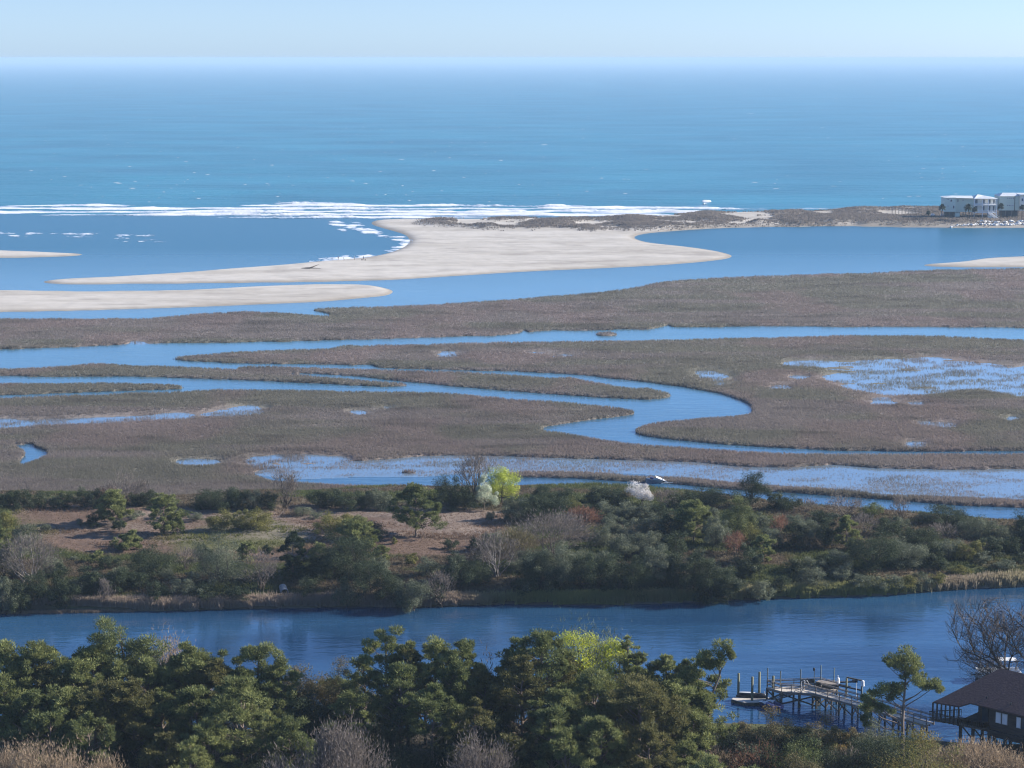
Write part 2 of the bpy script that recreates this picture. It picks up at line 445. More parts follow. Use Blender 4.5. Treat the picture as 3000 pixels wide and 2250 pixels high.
gpx, gpy = np.meshgrid(PX, PY)
WX, WY = G(gpx, gpy)
def warp(a, ax, ay, seed, s=18.0):
    """ragged, natural outlines: displaces the mask by world-space noise"""
    nx = (fbm(WX / s, WY / s / 1.6, seed) - .5) * 2 * ax / SX
    ny = (fbm(WX / s, WY / s / 1.6, seed + 5) - .5) * 2 * ay / SY
    jj, ii = np.meshgrid(np.arange(NX), np.arange(NY))
    fj = np.clip(jj + nx, 0, NX - 1.001); fi = np.clip(ii + ny, 0, NY - 1.001)
    j0 = fj.astype(int); i0 = fi.astype(int); dj = fj - j0; di = fi - i0
    return (a[i0, j0] * (1 - dj) + a[i0, j0 + 1] * dj) * (1 - di) + (a[i0 + 1, j0] * (1 - dj) + a[i0 + 1, j0 + 1] * dj) * di

sand_m = np.zeros((NY, NX), np.float32)
for p in (SPIT, BAR2, BAR3, BAR4): sand_m = np.maximum(sand_m, raster(crom(p)))
sand_m = blur(warp(sand_m, 8, 1.2, 3, 60), 4, 1, 3)
marsh_m = np.zeros((NY, NX), np.float32)
for p in (M1, M2, M3, M4, M5, M6, M7, ISL_A, ISL_B): marsh_m = np.maximum(marsh_m, raster(crom(p)))
marsh_m *= 1 - raster(crom(POOL))
# the banks nearest the camera are seen over the grass that stands on them: their ground edge lies nearer
gsh = np.clip(np.round(.62 * FPX / (WY[:, NX // 2] / cP) / SY), 0, 8).astype(int)
ri = np.clip(np.arange(NY) - gsh, 0, NY - 1)
marsh_m = np.minimum(marsh_m, marsh_m[ri])
marsh_m = blur(warp(marsh_m, 10, 2.2, 11, 9), 1, 1, 1)
isl_raw = raster(crom(ISLAND))
isl_m = blur(warp(isl_raw, 10, 3, 21, 12), 2, 1, 2)
isl_wide = blur(isl_raw, 6, 12, 2)
flood = np.zeros((NY, NX), np.float32)
for p, v in FLOODS: flood = np.maximum(flood, raster(crom(p)) * v)
flood = blur(warp(flood, 26, 8, 31, 16), 3, 1, 2)
# the shallow lagoon behind the island: open water with sparse grass standing in it
LAGOON = [(545,1022),(620,1008),(780,996),(900,986),(1000,983),(1200,989),(1350,993),(1500,997),(1600,1007),(1700,1009),(1800,1003),(1900,1011),(2212,1013),(2700,1013),(2700,1098),(2212,1078),(2041,1070),(1908,1066),(1775,1053),(1608,1043),(1475,1029),(1271,1019),(1087,1020),(1000,1022),(900,1030),(760,1030),(640,1034)]
lagoon_m = blur(raster(crom(LAGOON)), 2, 1, 1)

def hz(m, top, deep=1.0, pw=1.0):
    return np.where(m > .5, ((m - .5) * 2) ** pw * top, (m - .5) * 2 * deep)

flood_soft = blur(flood, 7, 3, 2)
n_small = fbm(WX / 6, WY / 6, 41) - .5
n_big = fbm(WX / 45, WY / 30, 43)
# dunes
DUNE = crom([(900,484),(960,474),(1100,472),(1250,470),(1400,466),(1530,461),(1700,458),(2000,453),(2212,450),(2700,446),(2700,478),(2212,478),(2060,476),(2040,486),(1860,483),(1760,488),(1650,488),(1550,491),(1440,497),(1300,500),(1200,501),(1080,498),(1000,492),(940,490)])
dune_m = blur(warp(raster(DUNE), 14, 5, 51, 25), 4, 1, 2)
dn = fbm(WX / 22, WY / 26, 61, 4)
duneH = dune_m * (0.2 + 2.0 * sstep(.35, .75, dn))
TERRACE = blur(raster(crom([(1850,478),(2010,470),(2212,470),(2700,468),(2700,488),(2212,488),(1860,487)])), 3, 1, 2)
sandH = hz(sand_m, .7, .8, 1.0) + np.clip(sand_m * 2 - 1, 0, 1) * (n_small * .05 + (n_big - .5) * .25)
sandH = sandH + duneH * np.clip(sand_m * 2 - 1, 0, 1)
sandH = sandH * (1 - TERRACE) + np.maximum(2.3, -5) * TERRACE
marshH = hz(marsh_m, .45, .8, .5) * (1 - .85 * sstep(.01, .25, flood_soft)) + np.clip(marsh_m * 2 - 1, 0, 1) * n_small * .2
flood = np.maximum(flood, flood[ri] * .9)
fl = np.clip(flood * 1.25 + (fbm(WX / 16, WY / 7, 71, 5, .62) - .52) * 2.3 * sstep(.03, .15, flood) - .08, 0, 1)
marshH = np.where(marsh_m > .5, marshH * (1 - sstep(.35, .55, fl)) + (-.20) * sstep(.30, .6, fl), marshH)
islH = hz(isl_m, .8, .8, .7) + sstep(.55, .95, isl_wide) * (1.2 + 1.6 * fbm(WX / 22, WY / 16, 81)) + np.clip(isl_m * 2 - 1, 0, 1) * n_small * .25
H = np.maximum(np.maximum(np.where(sand_m > .02, sandH, -1.5), np.where(marsh_m > .02, marshH, -.9)), np.where(isl_m > .02, islH, -.9))
H = np.where(gpy > 1790, np.minimum(H, -1.0), H)

def ground_z(x, y):
    px, py = to_px(x, y)
    j = np.clip((px - PX[0]) / SX, 0, NX - 1.001); i = np.clip((py - PY[0]) / SY, 0, NY - 1.001)
    j0 = int(j); i0 = int(i); dj = j - j0; di = i - i0
    return float((H[i0, j0] * (1 - dj) + H[i0, j0 + 1] * dj) * (1 - di) + (H[i0 + 1, j0] * (1 - dj) + H[i0 + 1, j0 + 1] * dj) * di)

def on_ground(px, py):
    z = 1.5
    for _ in range(4):
        p = Gp(px, py, z); z = ground_z(p.x, p.y)
    return Vector((p.x, p.y, z))

# surface colours (what the ground is made of)
f = lambda a: a.ravel()
n1 = f(fbm(WX / 60, WY / 14, 101)); n2 = f(fbm(WX / 14, WY / 5, 103)); n3 = f(fbm(WX / 25, WY / 40, 105)); n4 = f(fbm(WX / 3, WY / 2, 107))
def marsh_colour(n1, n2, n3):
    c = mix((.165, .143, .130), (.138, .130, .104), sstep(.38, .6, n1))
    c = mix(c, np.array([(.178, .142, .130)]), sstep(.48, .68, n3) * .8)
    c = mix(c, np.array([(.085, .076, .066)]), sstep(.52, .74, n2) * .7)
    return c
c_marsh = marsh_colour(n1, n2, n3)
c_sand = mix((.40, .365, .315), (.47, .435, .385), sstep(.35, .65, n1))
c_sand = mix(c_sand, np.array([(.22, .19, .16)]), sstep(.52, .8, n2) * .45)
wet = 1 - sstep(.6, .95, f(sand_m))
c_sand = mix(c_sand, np.array([(.22, .19, .155)]), wet * .75)
c_sand = mix(c_sand, np.array([(.22, .195, .17)]), f(dune_m) * sstep(.42, .55, f(dn)) * .8)
c_sand = mix(c_sand, np.array([(.12, .105, .085)]), f(TERRACE) * .8)
FIELD = blur(raster(crom([(z[0] / 3, 980.7 + z[1] / 3) for z in [(40,400),(350,395),(700,440),(1150,455),(1700,450),(2212,420),(3000,430),(3350,470),(3330,520),(3200,680),(3000,750),(2600,760),(2300,740),(1900,800),(1600,820),(1500,740),(1200,760),(1000,720),(700,760),(350,700),(150,600)]] + [])), 4, 2, 2)
c_isl = mix((.105, .085, .055), (.09, .10, .045), sstep(.4, .6, n2))
c_field = mix((.13, .088, .066), (.18, .135, .105), sstep(.45, .7, n2))
c_field = mix(c_field, np.array([(.085, .10, .035)]), sstep(.55, .7, n3) * .7)
c_field = mix(c_field, np.array([(.24, .20, .17)]), sstep(.62, .75, n1) * .5)
c_isl = mix(c_isl, c_field, f(FIELD))
shore = sstep(.5, .62, f(isl_m)) * (1 - sstep(.45, .62, f(isl_wide)))
c_isl = mix(c_isl, np.array([(.27, .23, .19)]), shore * sstep(.45, .6, n2) * .8)
colr = np.where((f(isl_m) > .3)[:, None], c_isl, np.where((f(sand_m) > .02)[:, None], c_sand, c_marsh))
mud = (f(H) < .12) & (f(sand_m) < .02) & (f(flood_soft) < .05)
colr = colr * np.where((f(sand_m) < .02) & (f(isl_m) < .3), 1.15, 1.0)[:, None]
colr = np.where(mud[:, None], np.array([(.06, .05, .042)]), colr)
colr = colr * (0.88 + 0.24 * n4[:, None])

V3 = np.stack([f(WX), f(WY), f(H)], 1)
ii, jj = np.meshgrid(np.arange(NY - 1), np.arange(NX - 1), indexing='ij')
q = np.stack([f(ii * NX + jj), f((ii + 1) * NX + jj), f((ii + 1) * NX + jj + 1), f(ii * NX + jj + 1)], 1)
sm = f(sand_m[:-1, :-1]); im = f(isl_m[:-1, :-1]); dm = f(dune_m[:-1, :-1])
hmax = V3[q, 2].max(1)
def part_mesh(name, sel, mat, **kw):
    qq = q[sel]; used, inv = np.unique(qq, return_inverse=True)
    me = new_mesh(name, V3[used], inv.reshape(qq.shape), 4, colr[used], smooth=True)
    return link(name, me, mat, **kw)
part_mesh("beach", (sm > .02) & (hmax > -1.2) & (dm <= .25), M['sand'], kind='structure')
part_mesh("dunes", (sm > .02) & (hmax > -1.2) & (dm > .25), M['sand'], kind='structure')
part_mesh("island_ground", (sm <= .02) & (im > .3) & (hmax > -.8), M['land'], kind='structure')
part_mesh("marsh_ground", (sm <= .02) & (im <= .3) & (hmax > -.7), M['land'], kind='structure')

# ------------------------------------------------------------------ water
def sheet(name, x0, x1, y0, y1, z, mat, **kw):
    xs = np.concatenate([[x0], np.linspace(max(x0, -900), min(x1, 900), 10), [x1]])
    ys = np.unique(np.concatenate([np.geomspace(y0, y1, 24)]))
    X, Y = np.meshgrid(xs, ys); V = np.stack([X.ravel(), Y.ravel(), np.full(X.size, z)], 1)
    nx, ny = len(xs), len(ys)
    i, j = np.meshgrid(np.arange(ny - 1), np.arange(nx - 1), indexing='ij')
    F = np.stack([i * nx + j, i * nx + j + 1, (i + 1) * nx + j + 1, (i + 1) * nx + j], -1).reshape(-1, 4)
    return link(name, new_mesh(name, V, F, 4), mat, kind='structure', **kw)
y_surf = float(G(1500, 628)[1])
sheet("seabed", -2000, 2000, 110, 1500, -1.6, M['land'])
y_bar = float(G(1500, 880)[1])
sheet("river_water", -2500, 2500, 245, y_bar, 0, M['water'])
sheet("inlet_water", -2500, 2500, y_bar, y_surf, 0, M['inlet'])
sheet("sea_water", -120000, 120000, y_surf, 150000, 0, M['sea'])
# thin calm water lying in the flooded marsh
cm = blur(np.maximum((fl > .3) * (marsh_m > .4), lagoon_m * .9), 2, 1, 1)
sel = f(cm[:-1, :-1]) > .3
qq = q[sel]; used, inv = np.unique(qq, return_inverse=True)
Vc = V3[used].copy(); Vc[:, 2] = 0.012
link("flooded_marsh_water", new_mesh("flooded_marsh_water", Vc, inv.reshape(qq.shape), 4), M['calm'], kind='structure')

# ------------------------------------------------------------------ foam: surf lines, shore wash, whitecaps
fx = np.arange(-560, 3561, 2.0); fy = np.arange(584, 790, 0.7)
FX, FY = np.meshgrid(fx, fy)
fwx, fwy = G(FX, FY)
def lerp(x, xs, ys): return np.interp(x, xs, ys)
def band(xs, tops, bots, inten, soft=4):
    t = lerp(FX, xs, tops); b = lerp(FX, xs, bots); a = lerp(FX, xs, inten)
    return np.clip((FY - t) / soft, 0, 1) * np.clip((b - FY) / soft, 0, 1) * a
env = band([-560,0,300,500,680,830,1100,1500,1900,2070,2120,3500], [600,599,597,606,603,590,592,598,600,600,606,602], [630,632,632,636,640,644,644,640,634,626,618,612], [1,1,.95,.85,.9,1,.95,1,1,.95,.7,.7], 5)
env = np.maximum(env, band([-560,0,150,380,470,560,3500], [674,672,676,682,690,700,700], [686,694,700,712,716,712,712], [.62,.6,.56,.5,.42,0,0], 5))
env = np.maximum(env, band([1060,1100,1130,1142,1250], [596,594,586,586,586], [610,612,612,604,604], [0,0,0,0,0], 2))
env = np.maximum(env, band([2055,2062,2082,2086], [590,589,590,590], [598,600,598,598], [.8,1.05,1.05,0], 1.5) * (FX > 2056) * (FX < 2085))
# wash along the curved bay shore
bay = np.array([(985,655),(1010,668),(1045,660),(1075,676),(1115,690),(1170,697),(1192,706),(1187,720),(1165,730),(1120,742),(1060,752),(1000,760),(930,768)])
dmin = np.full(FX.shape, 1e9)
for k in range(len(bay) - 1):
    a, b = bay[k], bay[k + 1]; d = b - a
    t = np.clip(((FX - a[0]) * d[0] + (FY - a[1]) * d[1] * 6.25) / (d[0] ** 2 + d[1] ** 2 * 6.25), 0, 1)
    dd = np.hypot(FX - a[0] - t * d[0], (FY - a[1] - t * d[1]) * 2.5); dmin = np.minimum(dmin, dd)
left_of_bay = 1.0
env = np.maximum(env, np.clip(1 - dmin / 26, 0, 1) ** .5 * .85 * (FY > 640))
rowp = .5 + .5 * np.sin(2 * math.pi * (fwy / 26 + 1.3 * fbm(fwx / 70, fwy / 60, 203, 3)))
far_ = (FY < 655)
sn = (.42 * fbm(fwx / 13, fwy / 9, 201, 5, .68) + .32 * fbm(fwx / 60, fwy / 14, 207, 3) + .26 * rowp) * far_ + (1 - far_) * (.6 * fbm(fwx / 5, fwy / 8, 201, 4, .65) + .4 * fbm(fwx / 25, fwy / 9, 207, 3))
thr = 0.70 - env * .27
foam = (sn - thr)
foam = np.where(env > .02, foam, -1)
jf = np.clip(((FX - PX[0]) / SX).astype(int), 0, NX - 1); if_ = np.clip(((FY - PY[0]) / SY).astype(int), 0, NY - 1)
gh = H[if_, jf]
hf = np.clip(foam, 0, .16) / .16
crest = hf * (0.05 + 1.1 * rowp ** 3 * sstep(.35, .6, fbm(fwx / 40, fwy / 30, 211))) * np.clip(env, 0, 1) * (FY < 650)
Z = np.maximum(.04 + crest, gh + .03)
foam = np.where(gh > .35, -1, foam)
nfx, nfy = len(fx), len(fy)
i, j = np.meshgrid(np.arange(nfy - 1), np.arange(nfx - 1), indexing='ij')
Q = np.stack([i * nfx + j, (i + 1) * nfx + j, (i + 1) * nfx + j + 1, i * nfx + j + 1], -1).reshape(-1, 4)
sel = foam.ravel()[Q].mean(1) > 0
Q = Q[sel]; used, inv = np.unique(Q, return_inverse=True)
VF = np.stack([fwx.ravel(), fwy.ravel(), Z.ravel()], 1)[used]
fcol = mix((.20, .30, .42), (.70, .71, .72), np.clip(sstep(0, .17, foam.ravel()[used]) + .25 * (vnoise(fwx.ravel()[used] / 1.5, fwy.ravel()[used] / 4, 9) - .3), 0, 1))
link("surf_foam", new_mesh("surf_foam", VF, inv.reshape(Q.shape), 4, fcol, smooth=True), M['foamc'], kind='stuff',
     label="white surf breaking in long rows off the sandy spit", cat="surf")
rng = np.random.default_rng(5)
# whitecaps: short low foamy crests
nW = 420
wpx = rng.uniform(-450, 3450, nW); u = rng.random(nW)
wpy = 215 + 378 * u ** .8
keep = vnoise(wpx / 260, wpy / 40, 7) > .22
wpx, wpy = wpx[keep], wpy[keep]; nW = len(wpx)
cx, cy = G(wpx, wpy)
near = cy / 1500
ln = rng.gamma(1.4, .45, nW) * (0.8 + .3 * near) + .5; wd = ln * rng.uniform(.25, .5, nW) * (1 + .5 * near)
ang = rng.normal(0, .25, nW); hh = rng.uniform(.08, .3, nW) * (.8 + .2 * near)
K = 8
th = np.arange(K) * 2 * math.pi / K
rad = 1 + rng.uniform(-.35, .35, (nW, K))
lx = np.cos(th)[None] * ln[:, None] * rad; ly = np.sin(th)[None] * wd[:, None] * rad
X = cx[:, None] + lx * np.cos(ang)[:, None] - ly * np.sin(ang)[:, None]
Y = cy[:, None] + lx * np.sin(ang)[:, None] + ly * np.cos(ang)[:, None]
V = np.concatenate([np.stack([X, Y, np.full_like(X, .03)], -1), np.stack([cx, cy, hh], -1)[:, None, :]], 1)
base = np.arange(nW)[:, None] * (K + 1)
F = np.stack([base + np.arange(K)[None], base + (np.arange(K)[None] + 1) % K, base + K + np.zeros((1, K), int)], -1).reshape(-1, 3)
link("whitecaps", new_mesh("whitecaps", V.reshape(-1, 3), F, 3), M['foam'], kind='stuff',
     label="scattered small whitecaps out on the open blue sea", cat="whitecaps")

# ------------------------------------------------------------------ marsh grass (uncountable)
def tufts(name, P, h, w, cols, rng, blades=3, lean=.25, mat=None, **kw):
    n = len(P)
    P = np.repeat(P, blades, 0); h = np.repeat(h, blades) * rng.uniform(.6, 1.15, n * blades); w = np.repeat(w, blades)
    cols = np.repeat(cols, blades, 0) * rng.uniform(.90, 1.10, (n * blades, 1))
    a = rng.uniform(0, math.pi, n * blades); dx, dy = np.cos(a) * w / 2, np.sin(a) * w / 2
    off = rng.normal(0, 1, (n * blades, 2)) * w[:, None] * .8
    bx, by = P[:, 0] + off[:, 0], P[:, 1] + off[:, 1]
    tx = bx + rng.normal(0, lean, n * blades) * h; ty = by + rng.normal(0, lean, n * blades) * h
    z0 = P[:, 2] - .05
    V = np.stack([np.stack([bx - dx, by - dy, z0], -1), np.stack([bx + dx, by + dy, z0], -1),
                  np.stack([tx + dx * .25, ty + dy * .25, z0 + h], -1), np.stack([tx - dx * .25, ty - dy * .25, z0 + h * .96], -1)], 1).reshape(-1, 3)
    F = np.arange(len(V)).reshape(-1, 4)
    me = new_mesh(name, V, F, 4, np.repeat(cols, 4, 0))
    return link(name, me, mat or M['grass'], kind='stuff', **kw)

def scatter(prob, n, rng, jx=SX, jy=SY):
    p = prob.ravel().astype(float); p = p / p.sum()
    idx = rng.choice(len(p), n, p=p)
    i, j = np.divmod(idx, NX)
    px = PX[j] + rng.uniform(-.5, .5, n) * jx; py = PY[i] + rng.uniform(-.5, .5, n) * jy
    x, y = G(px, py)
    z = H.ravel()[idx]
    return x, y, z, idx

prob = ((marsh_m > .52) & (isl_m < .6)).astype(np.float32)
open_w = sstep(.33, .6, fl)
wisp = fbm(WX / 7, WY / 4.5, 303, 4, .6)
prob *= 1 - sstep(.02, .3, flood_soft) * (1 - (.05 + .75 * sstep(.47, .60, wisp)))
prob = np.maximum(prob, lagoon_m * (.08 + .7 * sstep(.44, .62, .5 * fbm(WX / 30, WY / 9, 301) + .5 * wisp)) * (1 - marsh_m))
prob = np.maximum(prob, sstep(.3, .5, marsh_m) * .5 * (marsh_m < .6) * (isl_m < .5))
inframe = (gpx > -120) & (gpx < 3120)
prob *= np.where(inframe, 1.0, .35)
rng = np.random.default_rng(11)
N = 520000
x, y, z, idx = scatter(prob, N, rng)
edge = np.clip(1 - np.abs(marsh_m.ravel()[idx] - .7) / .3, 0, 1)
nn1, nn2, nn3 = n1[idx], n2[idx], n3[idx]
cols = marsh_colour(nn1, nn2 * .8 + .05, nn3) * 1.25
h = (.36 + .32 * nn2 + .10 * edge) * (1 - .1 * (lagoon_m.ravel()[idx] > .5)) * (1 + .25 * sstep(.1, .3, flood_soft.ravel()[idx]))
D = y
tufts("marsh_grass", np.stack([x, y, np.maximum(z, -.15)], 1), h, (.04 + D * .00010) * np.where((lagoon_m.ravel()[idx] > .5) | (flood_soft.ravel()[idx] > .1), .55, 1.0), cols, rng, blades=4,
      label="purple brown winter marsh grass standing across the tidal flats", cat="marsh grass")

# reeds along the waterway shore of the island
front = (gpy > 1640)
reed_p = (isl_m > .5) * front * (1 - sstep(.5, .68, isl_wide)) * (0.35 + sstep(.35, .55, fbm(WX / 9, WY / 4, 311)))
N = 60000
x, y, z, idx = scatter(reed_p, N, rng)
t = sstep(.4, .6, n1[idx] * .8 + .3 * (np.exp(-((x - 5) / 18) ** 2)))
cols = mix((.36, .29, .235), (.27, .28, .11), t)
tufts("shore_reeds", np.stack([x, y, z], 1), .95 + .7 * n2[idx], np.full(N, .10), cols, rng, blades=3, lean=.16,
      label="tan reeds lining the island's shore by the blue waterway", cat="reeds")
# rough grass and low scrub over the island
isl_p = (isl_m > .6) * (1 - reed_p.clip(0, 1)) * np.where(FIELD > .5, .9, 1.0)
N = 120000
x, y, z, idx = scatter(isl_p, N, rng)
fm = FIELD.ravel()[idx]
c1 = mix((.11, .085, .06), (.085, .10, .04), sstep(.4, .6, n2[idx]))
c2 = mix((.17, .115, .085), (.12, .125, .045), sstep(.5, .65, n3[idx]))
cols = mix(c1, c2, fm) * 1.1
h = np.where(fm > .5, .14 + .5 * sstep(.45, .75, n2[idx]) , .25 + .5 * n2[idx])
tufts("rough_grass", np.stack([x, y, z], 1), h, np.full(N, .14), cols, rng, blades=3, lean=.45,
      label="rough brown and green grass covering the island's ground", cat="rough grass")
# dune scrub
dp = dune_m * sstep(.38, .5, dn) * (sand_m > .55) + .5 * TERRACE * (sand_m > .6)
N = 45000
x, y, z, idx = scatter(dp, N, rng)
cols = mix((.15, .13, .12), (.23, .20, .175), n2[idx])
tufts("dune_scrub", np.stack([x, y, z], 1), .5 + .6 * n2[idx], np.full(N, .4), cols, rng, blades=3, lean=.4,
      label="low grey brown scrub growing over the dunes of the spit", cat="dune scrub")
# ------------------------------------------------------------------ near bank ground
def shore_y(x):
    return 262 - 6.5 * np.exp(-((np.asarray(x, float) - 60) / 20.0) ** 2) + 1.5 * np.sin(np.asarray(x, float) / 17.0)
gx = np.linspace(-220, 220, 221); gy = np.linspace(90, 272, 122)
GX, GY = np.meshgrid(gx, gy)
t = sstep(-1, 6, shore_y(GX) - GY)
NZ = -1.3 + 3.4 * t + (fbm(GX / 9, GY / 9, 401) - .5) * .6 * t
nc = mix((.045, .038, .026), (.10, .078, .05), f(fbm(GX / 5, GY / 5, 403)))
nc = mix(nc, np.array([(.07, .075, .03)]), sstep(.5, .65, f(fbm(GX / 8, GY / 8, 405))))
i, j = np.meshgrid(np.arange(121), np.arange(220), indexing='ij')
QF = np.stack([i * 221 + j, i * 221 + j + 1, (i + 1) * 221 + j + 1, (i + 1) * 221 + j], -1).reshape(-1, 4)
link("bank_ground", new_mesh("bank_ground", np.stack([f(GX), f(GY), f(NZ)], 1), QF, 4, nc, smooth=True), M['land'], kind='structure')
def bank_z(x, y): return float(-1.3 + 3.4 * sstep(-1, 6, shore_y(x) - y))

# ------------------------------------------------------------------ foliage builders
PAL = {
 'dark':   [(.018,.030,.016), (.060,.078,.036)],
 'olive':  [(.065,.08,.048), (.19,.205,.135)],
 'pine':   [(.042,.060,.023), (.18,.20,.07)],
 'pinefg': [(.065,.085,.03), (.25,.265,.095)],
 'pinegold': [(.07,.075,.028), (.17,.155,.055)],
 'cedar':  [(.016,.028,.015), (.036,.052,.024)],
 'yellow': [(.085,.095,.030), (.22,.20,.055)],
 'lime':   [(.30,.36,.045), (.46,.50,.08)],
 'limefg': [(.34,.38,.03), (.55,.56,.06)],
 'white':  [(.55,.52,.50), (.78,.76,.74)],
 'whitegreen': [(.30,.36,.24), (.55,.58,.45)],
 'russet': [(.15,.075,.05), (.25,.13,.085)],
 'tan':    [(.20,.15,.10), (.36,.27,.18)],
 'brown':  [(.055,.052,.024), (.20,.16,.075)],
 'gold':   [(.11,.09,.03), (.30,.21,.065)],
 'twig':   [(.11,.092,.08), (.20,.17,.15)],
 'green':  [(.05,.075,.025), (.17,.19,.07)],
}
def leaf_cards(C, Rr, per, size, pal, rng, spiky=False, up=0.0, outward=.6):
    """C (k,3) clump centres, Rr (k,3) radii; per leaves per clump; returns V,F,cols"""
    k = len(C); n = k * per
    d = rng.normal(0, 1, (n, 3)); d /= np.linalg.norm(d, axis=1)[:, None]
    rr = rng.random(n) ** .45
    cc = np.repeat(C, per, 0); R3 = np.repeat(Rr, per, 0)
    P = cc + d * R3 * rr[:, None]
    c0, c1 = np.array(PAL[pal][0]), np.array(PAL[pal][1])
    tone = np.clip(np.repeat(rng.random(k), per) * .6 + rng.random(n) * .5, 0, 1)
    col = c0[None] * (1 - tone[:, None]) + c1[None] * tone[:, None]
    s = size * rng.uniform(.6, 1.35, n)
    if spiky:
        # needle tufts: narrow blades radiating outward and upward
        ax = d + rng.normal(0, .55, (n, 3)); ax[:, 2] += up
        ax /= np.linalg.norm(ax, axis=1)[:, None]
        sd = np.cross(ax, rng.normal(0, 1, (n, 3))); sd /= np.linalg.norm(sd, axis=1)[:, None]
        w = s * .22
        V = np.stack([P - sd * w[:, None], P + sd * w[:, None], P + ax * s[:, None] * 1.35], 1).reshape(-1, 3)
        F = np.arange(len(V)).reshape(-1, 3)
        return V, F, np.repeat(col, 3, 0)
    nr = d * outward + rng.normal(0, .6, (n, 3)); nr[:, 2] += up
    nr /= np.linalg.norm(nr, axis=1)[:, None]
    a = np.cross(nr, rng.normal(0, 1, (n, 3))); a /= np.linalg.norm(a, axis=1)[:, None]
    b = np.cross(nr, a)
    s = s[:, None] * .5
    V = np.stack([P - a * s, P - b * s * .6, P + a * s * 1.1], 1).reshape(-1, 3)
    F = np.arange(len(V)).reshape(-1, 3)
    return V, F, np.repeat(col, 3, 0)

def crown_obj(parts, off, parent, name="crown"):
    V = []; F = []; Cc = []; b = 0
    for v, f_, c in parts:
        V.append(v); F.append(f_ + b); Cc.append(c); b += len(v)
    me = new_mesh(name, np.concatenate(V) - np.array(off), np.concatenate(F), 3, np.concatenate(Cc))
    return link(name, me, M['leaf'], parent)

def limbs(mb, base, tips, rng, r0, sag=.1):
    """curved limbs from points up the trunk to clump centres"""
    for t in tips:
        t = Vector(t)
        fz = rng.uniform(.15, .6)
        s = Vector(base[0]).lerp(Vector(base[1]), fz)
        midp = s.lerp(t, .5) + Vector((rng.normal(0, .1), rng.normal(0, .1), -sag)) * (t - s).length
        mb.tube(s, midp, r0, r0 * .65, 5, cap=False); mb.tube(midp, t, r0 * .65, r0 * .25, 5, cap=False)

def broadleaf(root, w, h, pal, rng, leaf=.25, shape='dome', trunk=None, dens=1.5, pal2=None, bark='bark'):
    """rounded crown reaching to trunk height; w width, h total height"""
    x0, y0, z0 = root.location
    th = -h * .12 if trunk is None else trunk
    cz = th + (h - th) * .48; ez = (h - th) * .52
    k = int(np.clip(10 + w * 2.2, 12, 46))
    d = rng.normal(0, 1, (k * 3, 3)); d /= np.linalg.norm(d, axis=1)[:, None]
    d = d[d[:, 2] > -.75][:k]; k = len(d)
    rad = rng.uniform(.55, .95, k)
    ex = w / 2
    C = np.stack([d[:, 0] * rad * ex, d[:, 1] * rad * ex, cz + d[:, 2] * rad * ez * rng.uniform(.85, 1.1, k)], 1)
    if shape == 'cone':
        tt = np.clip((C[:, 2] - th) / (h - th), 0, 1); C[:, :2] *= (1.15 - tt * .95)[:, None] / .72
    if shape == 'flat': C[:, 2] = np.maximum(C[:, 2], th + .2 * (h - th))
    cr = w * rng.uniform(.10, .21, k)
    if shape == 'cone': cr *= .75
    Rr = np.stack([cr, cr, cr * rng.uniform(.6, .95, k) * min(1.15, h / w + .25)], 1)
    core = np.array([[0, 0, cz]]); coreR = np.array([[ex * .62, ex * .62, ez * .7]])
    area = w * (h - th)
    n = int(np.clip(area / (leaf ** 2 * .33) * 3.4 * dens, 250, 12000))
    per = max(8, int(n * .8 / k))
    O = np.array([x0, y0, z0])
    parts = [leaf_cards(C + O, Rr, per, leaf, pal, rng, up=.25)]
    parts.append(leaf_cards(core + O, coreR, max(40, int(n * .25)), leaf, pal, rng))
    if pal2:
        sel = rng.random(k) < .35
        if sel.any(): parts.append(leaf_cards(C[sel] + O + np.array([0, 0, .15]), Rr[sel] * .9, per // 2 + 1, leaf, pal2, rng, up=.3))
    crown_obj(parts, O, root)
    mb = MB(); r = max(.05, w * .022)
    mb.path([(x0, y0, z0 - .3), (x0 + rng.normal(0, .04) * w, y0, z0 + th + (h - th) * .25), (x0 + rng.normal(0, .05) * w, y0 + rng.normal(0, .05) * w, z0 + th + (h - th) * .55)], [r * 1.3, r, r * .6], 6)
    limbs(mb, ((x0, y0, z0 + th * .7), (x0, y0, z0 + th + (h - th) * .5)), (C + O)[:min(k, 12)] * np.array([1, 1, 1]), rng, r * .5)
    mb.build("trunk", M[bark], root)

